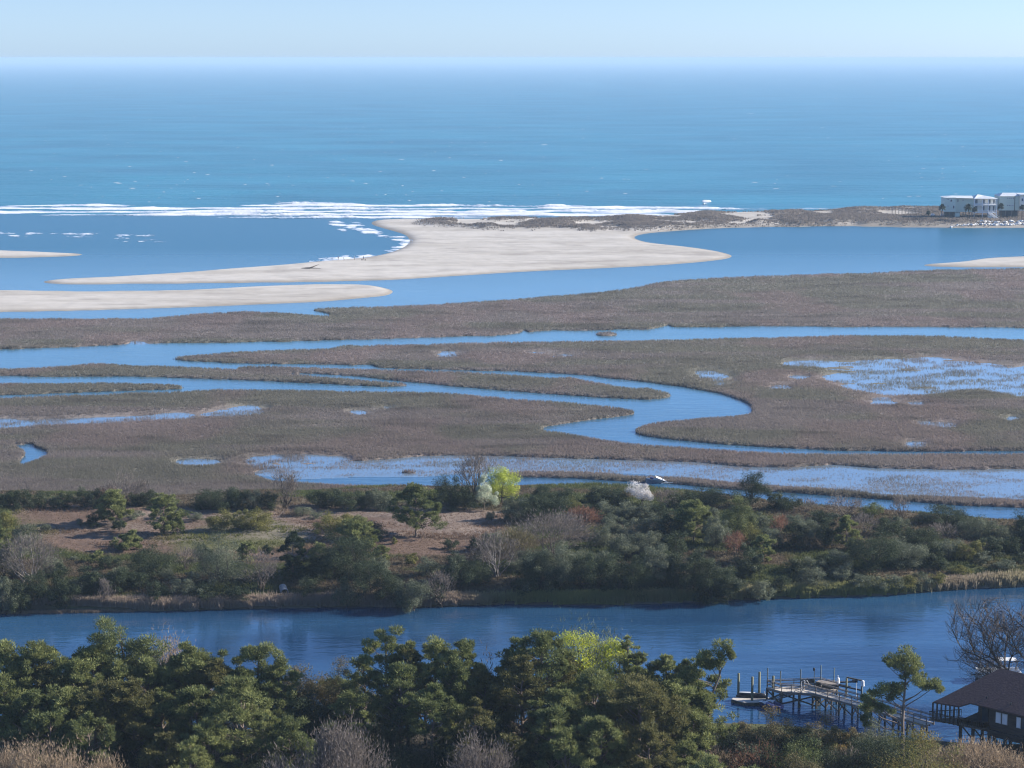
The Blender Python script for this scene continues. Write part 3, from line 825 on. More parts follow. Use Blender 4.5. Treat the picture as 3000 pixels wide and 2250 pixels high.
def pine(root, w, h, pal, rng, bare=.45, dens=1.0, leaf=.24, lean=0.0, flat=True, bark='pine_bark', gaps=1.0, layout=None):
    """loblolly-like pine: clear trunk, limbs ending in flattened needle clumps, open flat-topped crown"""
    x0, y0, z0 = root.location
    O = np.array([x0, y0, z0])
    mb = MB(); r = .10 + h * .012
    pts = []; n = 7
    ax, ay = lean * h, rng.normal(0, .02) * h
    for i in range(n):
        t = i / (n - 1)
        pts.append(Vector((x0 + ax * t ** 1.4 + rng.normal(0, .012) * h * t, y0 + ay * t + rng.normal(0, .008) * h, z0 - .3 + (h * .93 + .3) * t)))
    mb.path(pts, [r * (1 - .72 * i / (n - 1)) for i in range(n)], 7)
    def trunk_at(t):
        s = np.clip(t, 0, .999) * (n - 1); i = int(s); return pts[i].lerp(pts[i + 1], s - i)
    C = []; Rr = []
    if layout:
        for (dx, dz, cw, ch) in layout:      # clump offsets from the trunk base, metres
            C.append((dx, rng.normal(0, .5), dz)); Rr.append((cw / 2, cw / 2.2, ch / 2))
    else:
        k = int(16 + w * 2.6)
        for i in range(k):
            t = bare + (1 - bare) * (i + rng.random()) / k
            prof = math.sin(math.pi * min(1, (t - bare) / (1 - bare) * .80 + .22)) ** .6
            rad = w / 2 * prof * rng.uniform(.45, .95)
            if t > .93: rad *= .45
            a = i * 2.4 + rng.normal(0, .5)
            tp = trunk_at(t)
            C.append((tp.x - x0 + math.cos(a) * rad, tp.y - y0 + math.sin(a) * rad, h * t + rad * .16 + rng.normal(0, .25)))
            cr = w * rng.choice([.08, .11, .14, .19], p=[.2, .3, .3, .2]) * rng.uniform(.85, 1.15); Rr.append((cr, cr, cr * rng.uniform(.34, .6)))
    C = np.array(C); Rr = np.array(Rr)
    for c in C:
        tgt = Vector(c) + Vector(O)
        hz_ = math.hypot(c[0], c[1])
        t = np.clip((c[2] - hz_ * rng.uniform(.25, .6)) / h, .25, .96)
        s = trunk_at(t)
        m_ = s.lerp(tgt, .55) + Vector((rng.normal(0, .12), rng.normal(0, .12), -.1 - .06 * hz_))
        rr = r * (1 - .7 * t) * .5
        mb.tube(s, m_, rr, rr * .7, 5, cap=False); mb.tube(m_, tgt, rr * .7, rr * .3, 5, cap=False)
    # a few dead stubs on the clear trunk
    for _ in range(int(3 * (bare > .3))):
        t = rng.uniform(.2, bare + .05); s = trunk_at(t); a = rng.uniform(0, 6.28); L_ = rng.uniform(.5, 1.6)
        mb.tube(s, s + Vector((math.cos(a) * L_, math.sin(a) * L_, rng.uniform(.1, .6))), .05, .015, 4, cap=False)
    mb.build("trunk", M[bark], root)
    # split each clump in several small plates so that the crown stays ragged
    sub = 4
    Cs = np.repeat(C, sub, 0) + rng.normal(0, .55, (len(C) * sub, 3)) * np.repeat(Rr, sub, 0)
    Rs = np.repeat(Rr, sub, 0) * rng.uniform(.42, .72, (len(C) * sub, 1))
    ar = (Rs[:, 0] * 2) ** 2
    per = int(np.clip(ar.mean() / (leaf ** 2) * 7.5 * dens * (1.1 if layout else 1), 18, 420 if layout else 190))
    crown_obj([leaf_cards(Cs + O, Rs, per, leaf, pal, rng, spiky=True, up=.55)], O, root)

def bare_tree(root, w, h, rng, mat='bark', levels=4, r0=None, trunk=.25, twigs=None, spread=1.0, lean=0.0, fork=2, tip=.012):
    """leafless tree: forked limbs, then fine twigs; trunk holds the wood, crown the twigs"""
    x0, y0, z0 = root.location
    mb = MB(); tw = MB(); r0 = r0 or h * .022
    env = lambda p: ((p.x - x0 - lean * h * .5) / (w / 2)) ** 2 + ((p.y - y0) / (w / 2)) ** 2
    def grow(p, d, L_, r, lv):
        steps = 3; q = p
        for s in range(steps):
            d2 = (d + Vector(rng.normal(0, .16, 3)) + Vector((0, 0, .07))).normalized()
            q2 = q + d2 * L_ / steps
            if q2.z - z0 > h * 1.03: q2.z = z0 + h * 1.03
            (mb if lv < levels - 1 else tw).tube(q, q2, r * (1 - .28 * s / steps), r * (1 - .28 * (s + 1) / steps), 5 if lv < 2 else 3, cap=False)
            if lv > 0 and lv < levels and s < steps - 1 + (lv > 1):
                sd = d2.cross(Vector(rng.normal(0, 1, 3))).normalized()
                grow(q2, (d2 * .75 + sd * .75).normalized(), L_ * rng.uniform(.5, .72), max(tip, r * .5), lv + 1)
            q, d = q2, d2
        if lv < levels:
            nb = fork if lv > 0 else fork + 1
            for k in range(nb):
                a = 2 * math.pi * (k + rng.random() * .5) / nb
                side = Vector((math.cos(a), math.sin(a), 0))
                dd = (d * .9 + side * .62 * spread).normalized()
                if env(q) > 1: dd = (dd + Vector((0, 0, .7))).normalized()
                grow(q, dd, L_ * rng.uniform(.68, .88), max(tip, r * .62), lv + 1)
    T = Vector((lean, 0, 1)).normalized()
    p0 = Vector((x0, y0, z0 - .2)); p1 = p0 + T * (h * trunk + .2)
    mb.tube(p0, p1, r0 * 1.25, r0, 7, cap=False)
    L0 = h * (1 - trunk) * .42
    for k in range(fork + 2):
        a = 2 * math.pi * (k + rng.random() * .6) / (fork + 2)
        ds = (T + Vector((math.cos(a), math.sin(a), 0)) * spread * (.45 + .3 * rng.random()) * min(1.6, w / h)).normalized()
        grow(p1, ds, L0 * rng.uniform(.85, 1.1), r0 * .6, 1)
    mb.build("trunk", M[mat], root)
    if tw.V: tw.build("twigs", M[mat if twigs is None else twigs], root)

def twiggy(root, w, h, pal, rng, bark='bark', dens=1.0, twlen=.5):
    """leafless shrub or tree whose crown is a cloud of fine twigs: thin slivers over real limbs"""
    x0, y0, z0 = root.location; O = np.array([x0, y0, z0])
    k = int(np.clip(8 + w * 2, 10, 40))
    d = rng.normal(0, 1, (k * 3, 3)); d /= np.linalg.norm(d, axis=1)[:, None]; d = d[d[:, 2] > -.35][:k]; k = len(d)
    cz = h * .52
    C = np.stack([d[:, 0] * w * .36, d[:, 1] * w * .36, cz + d[:, 2] * h * .36], 1)
    Rr = np.repeat(np.array([[w * .17, w * .17, h * .16]]), k, 0)
    n = int(np.clip(w * h * 34 * dens, 200, 7000)); per = n // k + 1
    P = np.repeat(C, per, 0) + rng.normal(0, .6, (k * per, 3)) * np.repeat(Rr, per, 0)
    out = P - np.array([0, 0, h * .15]); out /= np.linalg.norm(out, axis=1)[:, None] + 1e-6
    ax = out + rng.normal(0, .45, P.shape); ax[:, 2] += .35; ax /= np.linalg.norm(ax, axis=1)[:, None]
    sd = np.cross(ax, rng.normal(0, 1, P.shape)); sd /= np.linalg.norm(sd, axis=1)[:, None]
    L_ = twlen * rng.uniform(.5, 1.5, len(P))[:, None]; wd = .028 + twlen * .03
    V = np.stack([P - sd * wd, P + sd * wd, P + ax * L_], 1).reshape(-1, 3) + O
    c0, c1 = np.array(PAL[pal][0]), np.array(PAL[pal][1]); t = rng.random((len(P), 1))
    col = np.repeat(c0 * (1 - t) + c1 * t, 3, 0)
    crown_obj([(V, np.arange(len(V)).reshape(-1, 3), col)], O, root)
    mb = MB(); r = max(.04, h * .016)
    for c in (C + O)[:14]:
        s = Vector((x0 + rng.normal(0, .04) * w, y0 + rng.normal(0, .04) * w, z0 - .1)); t = Vector(c)
        m_ = s.lerp(t, .5) + Vector((rng.normal(0, .06) * w, rng.normal(0, .06) * w, 0))
        mb.tube(s, m_, r, r * .6, 4, cap=False); mb.tube(m_, t, r * .6, r * .2, 4, cap=False)
    mb.build("trunk", M[bark], root)

KIND = {
 # kind: (object name, category, label wording)
 'dark':   ("evergreen_shrub", "shrub", "dark rounded evergreen shrub"),
 'olive':  ("olive_green_shrub", "shrub", "grey green leafy shrub"),
 'pine':   ("pine_tree", "tree", "bushy green pine"),
 'cedar':  ("cedar_tree", "tree", "dense dark green cedar"),
 'yellow': ("yellow_green_shrub", "shrub", "yellowish green bushy shrub"),
 'russet': ("russet_shrub", "shrub", "russet budding shrub"),
 'bare':   ("bare_tree", "tree", "leafless grey twiggy tree"),
 'tan':    ("twiggy_shrub", "shrub", "tan twiggy leafless shrub"),
 'green':  ("green_shrub", "shrub", "bright green low shrub"),
 'scrub':  ("scrub_bush", "bush", "small low olive scrub bush"),
 'brown':  ("oak_tree", "tree", "brownish green leafy oak"),
 'gold':   ("golden_oak_tree", "tree", "golden brown leafy oak"),
}
REG = []   # (object, wording, category, group) labelled after everything is placed
LMK = {'island': [], 'bank': []}

def put(kind, loc, w, h, seed, zone, label=None, landmark=None, name=None, cat=None, **kw):
    nm, ct, words = KIND.get(kind, KIND['dark'])
    root = empty(name or nm, loc, cat=cat or ct)
    rng = np.random.default_rng(seed)
    if kind == 'cedar': broadleaf(root, w, h, 'cedar', rng, leaf=.22, shape=kw.pop('shape', 'cone'), trunk=.1, **kw)
    elif kind == 'pine':
        pine(root, w, h, kw.pop('pal', 'pine'), rng, bare=kw.pop('bare', .12), leaf=.24, dens=kw.pop('dens', 1.3), **kw)
    elif kind == 'bare': twiggy(root, w, h, kw.pop('pal', 'twig'), rng, **kw)
    elif kind == 'tan': twiggy(root, w, h, kw.pop('pal', 'tan'), rng, **kw)
    elif kind == 'russet': twiggy(root, w, h, 'russet', rng, dens=1.6, **kw)
    elif kind == 'scrub': broadleaf(root, w, h, 'olive', rng, leaf=.2, trunk=.05, **kw)
    elif kind == 'dark': broadleaf(root, w, h, kw.pop('pal', 'dark'), rng, pal2=kw.pop('pal2', 'olive' if seed % 3 == 0 else None), **kw)
    elif kind == 'olive': broadleaf(root, w, h, kw.pop('pal', 'olive'), rng, pal2=kw.pop('pal2', 'dark' if seed % 2 else None), **kw)
    else: broadleaf(root, w, h, kw.pop('pal', kind), rng, **kw)
    if label: root['label'] = label
    else: REG.append((root, words, zone, kw))
    if landmark: LMK[zone].append((landmark, root))
    root['_h'] = 0.0
    del root['_h']
    return root

# ------------------------------------------------------------------ island trees and shrubs
def isl(rg, x, yb, w, h, kind, label=None, landmark=None, **kw):
    """rg 0,1,2: third of the photograph; x, base y, width and height read from the photograph"""
    s = 1000 / 2212.0
    px = rg * 1000 + x * s; py = 1330 + yb * s
    loc = on_ground(px, min(py, 1782))
    loc.z = max(loc.z, .3) - .05
    mpp = math.hypot(loc.y * cP + (CAM_H) * sP, 0) / FPX
    W = max(.8, w * s * mpp * 1.14); Hh = max(.6, h * s * mpp * 1.14)
    return put(kind, loc, W, Hh, abs(int(rg * 10007 + x * 7 + yb)) + 1, 'island', label, landmark, **kw)

A = 'island'
isl(1, 1045, 320, 225, 215, 'lime', "bright lime green domed tree standing behind the grassy clearing on the island", "lime green domed tree", pal='lime', name="tree", cat="tree", leaf=.24, trunk=.6, dens=1.4)
isl(1, 925, 365, 155, 205, 'lime', "pale green and white blossoming tree left of the lime domed tree", "pale blossoming tree", pal='whitegreen', shape='cone', name="flowering_tree", cat="tree", leaf=.22, trunk=.6)
isl(1, 1945, 330, 165, 148, 'lime', "white blossoming rounded tree by the creek bank, in front of the grounded wreck", "white blossoming tree", pal='white', name="flowering_tree", cat="tree", leaf=.22, trunk=.5)
isl(1, 870, 330, 210, 290, 'bare', "tall leafless grey tree rising behind the pale blossoming tree", None, dens=.55, twlen=.8)
isl(1, 485, 535, 265, 285, 'pine', "loose green pine with layered limbs standing alone in the brown field", "loose field pine", bare=.2, dens=1.1)
isl(1, 1350, 650, 480, 230, 'bare', "widest leafless grey brown tree in the middle of the thicket", "wide leafless tree", dens=1.3, twlen=.6)
isl(1, 1010, 930, 300, 250, 'bare', "pale leafless tree with white crooked limbs at the water's edge", "pale crooked tree", pal='twig', bark='pale_bark', dens=.5, twlen=.7)
isl(2, 440, 350, 235, 205, 'cedar', "dark domed cedar rising highest beside the creek channel", "dark domed cedar", shape='dome')
isl(0, 770, 505, 92, 82, 'cedar', "small dark round cedar alone on the pale dirt patch", "small round cedar", shape='dome')
isl(0, 735, 460, 190, 190, 'pine', "bright green bushy pine behind the small round cedar", "bright bushy pine", pal='pinefg')
isl(0, 1065, 520, 190, 230, 'pine', "tall light green pine left of the two yellowish shrubs in the field", "light green field pine", pal='pinefg')
isl(0, 1900, 800, 175, 235, 'pine', "dark upright pine above the culvert pipe", "dark upright pine", pal='cedar', dens=1.6)
isl(1, 1560, 485, 200, 120, 'russet', "russet red twiggy tree above the wide leafless tree", "russet twiggy tree")
isl(1, 1140, 720, 240, 200, 'tan', "brownish budding tree between the pale crooked tree and the wide leafless tree", None, pal='brown', dens=1.6)
isl(2, 1055, 405, 215, 135, 'bare', "fan shaped leafless grey tree against the right creek channel", "fan shaped bare tree", dens=1.2)
isl(2, 1410, 425, 120, 135, 'bare', "slim leafless tree in front of the channel, right of the lime shrub", None, dens=1.0)
isl(2, 1230, 405, 155, 85, 'green', "light green shrub between the two leafless trees at the right channel", None)
isl(0, 1840, 345, 165, 215, 'bare', "tall leafless tree against the marsh behind the tan grass clump", "tall marsh side bare tree", dens=.8, twlen=.7)
isl(0, 810, 330, 230, 190, 'bare', "broad leafless tree at the marsh edge behind the bright bushy pine", None, dens=.8, twlen=.7)
isl(0, 190, 830, 330, 270, 'bare', "grey vine covered leafless tree at the left front of the island", "grey vine covered tree", dens=1.3, bark='pale_bark')
isl(2, 625, 525, 110, 110, 'russet', "orange russet tree right of the tall dark green dome", "orange russet tree")
isl(2, 350, 650, 135, 125, 'russet', "pinkish russet tree left of the grassy clearing", "pinkish russet tree")
isl(2, 350, 525, 220, 235, 'olive', "tall round green tree below the dark domed cedar", "tall round green tree", pal='pine', pal2='cedar')
isl(1, 240, 360, 170, 145, 'olive', "speckled palmetto like shrub by the water gap in the marsh edge", None)
isl(0, 690, 335, 110, 110, 'russet', "small russet tree at the marsh edge behind the bright bushy pine")

DATA = {0: [
 (40,345,140,105,'dark'),(110,350,160,115,'dark'),(190,352,90,70,'olive'),(260,350,170,100,'dark'),(345,352,110,80,'olive'),(420,352,150,95,'dark'),(590,345,170,125,'dark'),(930,322,120,130,'bare'),(970,332,130,95,'dark'),(880,330,110,80,'dark'),(750,330,100,70,'dark'),
 (600,470,110,80,'dark'),(520,466,60,48,'scrub'),(300,502,80,50,'scrub'),(1150,515,90,90,'pine'),(1100,345,120,70,'olive'),(1380,358,300,110,'dark'),(1290,355,120,60,'dark'),(1540,358,200,125,'dark'),(1640,355,150,110,'olive'),(1740,352,150,100,'dark'),
 (1430,490,170,118,'yellow'),(1560,486,140,120,'yellow'),(1680,485,170,132,'yellow'),(2070,348,160,100,'dark'),(2150,345,160,125,'dark'),(2150,518,210,128,'yellow'),
 (50,590,160,200,'yellow'),(45,515,110,110,'pine'),(150,650,200,180,'olive'),(10,700,150,200,'pine'),(740,600,60,60,'green'),(835,625,145,90,'pine'),(640,702,80,58,'pine'),(700,742,140,90,'dark'),(960,800,300,190,'dark'),(1210,755,150,130,'bare'),(1420,832,330,285,'olive'),(1330,700,130,110,'dark'),(1600,702,120,112,'pine'),(1735,672,82,90,'cedar'),(1690,865,230,220,'bare'),(2150,800,260,240,'dark'),(2070,760,130,150,'pine'),
 (30,800,160,200,'dark'),(20,940,190,220,'olive'),(110,945,200,180,'dark'),(250,948,200,170,'dark'),(330,800,180,150,'olive'),(390,870,160,150,'dark'),(500,948,120,92,'olive'),(420,940,170,190,'dark'),(560,860,170,120,'dark'),(620,945,190,160,'dark'),(680,930,100,150,'bare'),(780,948,200,140,'dark'),(760,850,160,110,'olive'),(900,945,150,110,'dark'),(1020,900,160,110,'dark'),(1180,890,150,100,'scrub'),(1090,948,120,70,'scrub'),(1320,905,180,100,'dark'),(1250,948,100,60,'scrub'),(1530,900,160,110,'dark'),(1450,948,90,50,'scrub'),(2000,870,180,120,'dark'),(1930,930,140,70,'dark'),(2060,940,160,110,'dark'),(2190,935,150,160,'dark'),
 (1070,420,110,60,'green'),(1190,400,100,45,'green'),(480,690,50,35,'scrub'),(870,420,120,50,'scrub'),(1960,400,130,55,'scrub'),(2050,420,100,40,'scrub'),(1280,430,120,45,'scrub'),(1060,525,60,50,'scrub'),(1830,412,82,78,'tan')],
 1: [
 (60,362,180,125,'dark'),(150,358,120,100,'dark'),(300,362,90,70,'dark'),(190,545,190,105,'dark'),(50,478,140,90,'yellow'),(110,640,250,175,'pine'),(90,770,270,270,'dark'),(200,560,110,80,'olive'),(700,358,200,200,'dark'),(800,360,180,150,'dark'),(600,358,100,90,'dark'),(970,432,72,60,'scrub'),(1130,435,180,150,'olive'),(1220,440,170,170,'dark'),(1300,295,120,90,'dark'),(1300,360,160,130,'dark'),(1400,425,250,140,'dark'),(1430,320,180,90,'dark'),(1500,400,160,120,'yellow'),(1660,320,170,100,'dark'),(1770,322,180,105,'dark'),
 (1620,420,150,110,'dark'),(1740,430,170,120,'olive'),(1850,440,170,120,'olive'),(1960,440,180,120,'olive'),(2060,440,170,120,'dark'),(2110,350,160,110,'bare'),(2190,350,150,100,'dark'),(1750,540,180,130,'olive'),(1880,560,180,130,'olive'),(1690,600,150,120,'olive'),(2020,560,170,140,'olive'),(2130,560,200,180,'dark'),
 (705,617,110,60,'dark'),(858,632,92,90,'cedar'),(945,625,130,95,'dark'),(1000,590,120,90,'olive'),(450,715,82,82,'yellow'),(340,582,42,42,'yellow'),(1850,665,230,140,'olive'),(1990,645,180,150,'olive'),(1750,695,135,62,'green'),(1640,665,90,60,'green'),(2170,660,180,160,'dark'),(1960,730,160,90,'dark'),(2080,720,170,120,'dark'),
 (150,905,280,260,'dark'),(30,900,150,140,'olive'),(330,905,210,190,'dark'),(250,800,150,120,'olive'),(470,895,220,190,'olive'),(560,790,150,110,'olive'),(640,900,190,190,'bare'),(600,905,150,120,'dark'),(760,905,220,200,'dark'),(860,830,200,160,'dark'),(880,905,180,140,'dark'),(1150,912,130,95,'olive'),(1220,850,200,160,'dark'),(1300,905,250,260,'dark'),(1430,905,280,250,'olive'),(1570,895,250,240,'dark'),(1550,760,220,140,'olive'),(1680,780,200,150,'olive'),(1740,890,240,220,'dark'),(1900,885,260,250,'dark'),(2050,890,200,230,'olive'),(2180,895,150,120,'bare'),(1850,905,110,80,'olive'),(1980,905,110,70,'scrub'),(2140,820,200,190,'dark'),(1200,740,190,120,'olive'),(260,700,110,90,'pine')],
 2: [
 (190,335,300,105,'dark'),(60,335,130,85,'dark'),(600,352,140,100,'dark'),(690,360,170,90,'dark'),(800,375,150,70,'bare'),(1550,420,90,40,'scrub'),(1700,455,290,120,'dark'),(1860,500,230,100,'dark'),(1900,540,250,120,'olive'),(2200,535,160,115,'dark'),(2060,560,180,90,'olive'),
 (60,440,170,120,'dark'),(160,450,150,110,'olive'),(70,570,250,220,'pine'),(210,600,180,200,'olive'),(440,600,160,150,'yellow'),(500,480,150,90,'olive'),(560,610,160,150,'olive'),(700,480,170,90,'olive'),(720,610,160,160,'dark'),(820,605,170,190,'olive'),(930,605,170,190,'dark'),(1060,610,140,180,'pine'),(900,440,170,70,'dark'),(1180,525,180,115,'bare'),(1320,530,170,110,'dark'),(1240,745,330,235,'dark'),(1120,680,150,140,'dark'),(1000,725,160,100,'olive'),(1440,725,280,165,'olive'),(1470,600,200,120,'dark'),(1590,600,200,120,'dark'),(1690,560,160,100,'bare'),(1720,680,180,140,'olive'),(1820,690,120,110,'yellow'),(1910,680,110,110,'yellow'),(2010,655,170,120,'dark'),(2130,650,160,115,'dark'),(1600,700,160,110,'dark'),(1660,735,130,90,'dark'),(1400,480,150,70,'olive'),
 (60,875,260,280,'dark'),(190,855,230,240,'dark'),(300,850,200,200,'dark'),(130,880,180,150,'olive'),(-10,880,120,80,'bare'),(430,780,180,190,'dark'),(520,700,150,150,'pine'),(500,835,170,110,'olive'),(400,870,120,70,'dark'),(840,795,200,110,'olive'),(640,850,150,85,'dark'),(740,860,150,80,'dark'),(850,860,150,80,'olive'),(950,855,160,90,'dark'),(1050,845,180,100,'olive'),(1150,835,160,90,'olive'),(1250,825,170,90,'olive'),(1350,815,150,85,'olive'),(1450,810,150,75,'yellow'),(1550,800,150,75,'olive'),(1640,790,140,70,'yellow'),(1500,730,120,80,'olive'),(1950,700,110,60,'olive'),(2080,720,150,55,'olive'),(1800,740,130,55,'yellow'),(2190,700,110,55,'dark'),(1180,420,100,40,'scrub'),(990,420,80,40,'scrub')]}
for rg, lst in DATA.items():
    for (x, yb, w, h, kd) in lst:
        kw = {}
        if kd in ('pine',) : kw = dict(pal='pine' if (x + yb) % 2 else 'pinefg')
        isl(rg, x, yb, w, h, kd, **kw)
# beyond both sides of the frame the thicket goes on
rg_ = np.random.default_rng(77)
for k in range(26):
    side = -1 if k % 2 else 1
    isl(0 if side < 0 else 2, (-60 - 420 * rg_.random()) if side < 0 else (2270 + 420 * rg_.random()), rg_.uniform(400, 900 if side < 0 else 690), rg_.uniform(150, 260), rg_.uniform(100, 210), ['dark', 'olive', 'dark', 'pine'][k % 4])

# ------------------------------------------------------------------ foreground trees on the near bank
def fg(kind, px, ptop, h, w, label=None, landmark=None, seed=None, dy=0.0, **kw):
    """tree whose top shows at (px, ptop); height h and crown width w in metres"""
    zt = 2.0 + h * 1.0
    if not kw.get('layout') and kind == 'pine': w *= .82
    if kw.get('layout') and landmark in ('flat topped pine', 'open crowned pine'): kw['layout'] = [(a * .72, b, c * .75, d) for a, b, c, d in kw['layout']]
    p = Gp(px, ptop, zt)
    z = bank_z(p.x, p.y)
    loc = Vector((p.x, p.y + dy, z - .1)); h = p.z - z
    seed = seed or abs(int(px * 3 + ptop)) + 1
    rng = np.random.default_rng(seed)
    nm, ct, words = KIND.get(kind, KIND['dark'])
    if kind in ('pine',):
        root = empty("pine_tree", loc, cat="tree")
        if not kw.get('layout'): kw.setdefault('bare', float(rng.uniform(.4, .6)))
        pine(root, w, h, kw.pop('pal', ['pinefg', 'pine', 'pinefg', 'pinegold', 'pine', 'pinefg', 'pine', 'pinefg'][seed % 8]), rng, **kw)
    elif kind == 'lime':
        root = empty("spring_leaf_tree", loc, cat="tree")
        twiggy(root, w, h * .92, 'olive', rng, dens=.5, twlen=.5)
        O = np.array(loc); k = 70
        d = rng.normal(0, 1, (k, 3)); d /= np.linalg.norm(d, axis=1)[:, None]; d[:, 2] = np.abs(d[:, 2]) * 1.2 - .45
        Cc = O + np.stack([d[:, 0] * w * .42, d[:, 1] * w * .42, h * .6 + d[:, 2] * h * .36], 1)
        crown_obj([leaf_cards(Cc, np.full((k, 3), w * .105), 150, .26, 'limefg', rng)], O, root, "leaves")
    elif kind in ('tan', 'bare', 'russet'):
        root = empty(nm, loc, cat=ct)
        twiggy(root, w, h, kw.pop('pal', 'tan' if kind == 'tan' else ('russet' if kind == 'russet' else 'twig')), rng, dens=kw.pop('dens', 1.4), twlen=kw.pop('twlen', .45), **kw)
    else:
        root = empty(nm if kind not in ('dark', 'olive') else "bank_" + nm, loc, cat='tree' if kind in ('brown', 'gold') else ct)
        broadleaf(root, w, h, kw.pop('pal', kind), rng, leaf=.23, **kw)
    if label: root['label'] = label
    else: REG.append((root, {'pine': "layered green pine"}.get(kind, words), 'bank', {}))
    if landmark: LMK['bank'].append((landmark, root))
    return root

def r4(x, y): return x * .452, 1750 + y * .452
def r5(x, y): return 1000 + x * .452, 1750 + y * .452
def r6(x, y): return 2000 + x * .452, 1700 + y * .452
BK = 'bank'
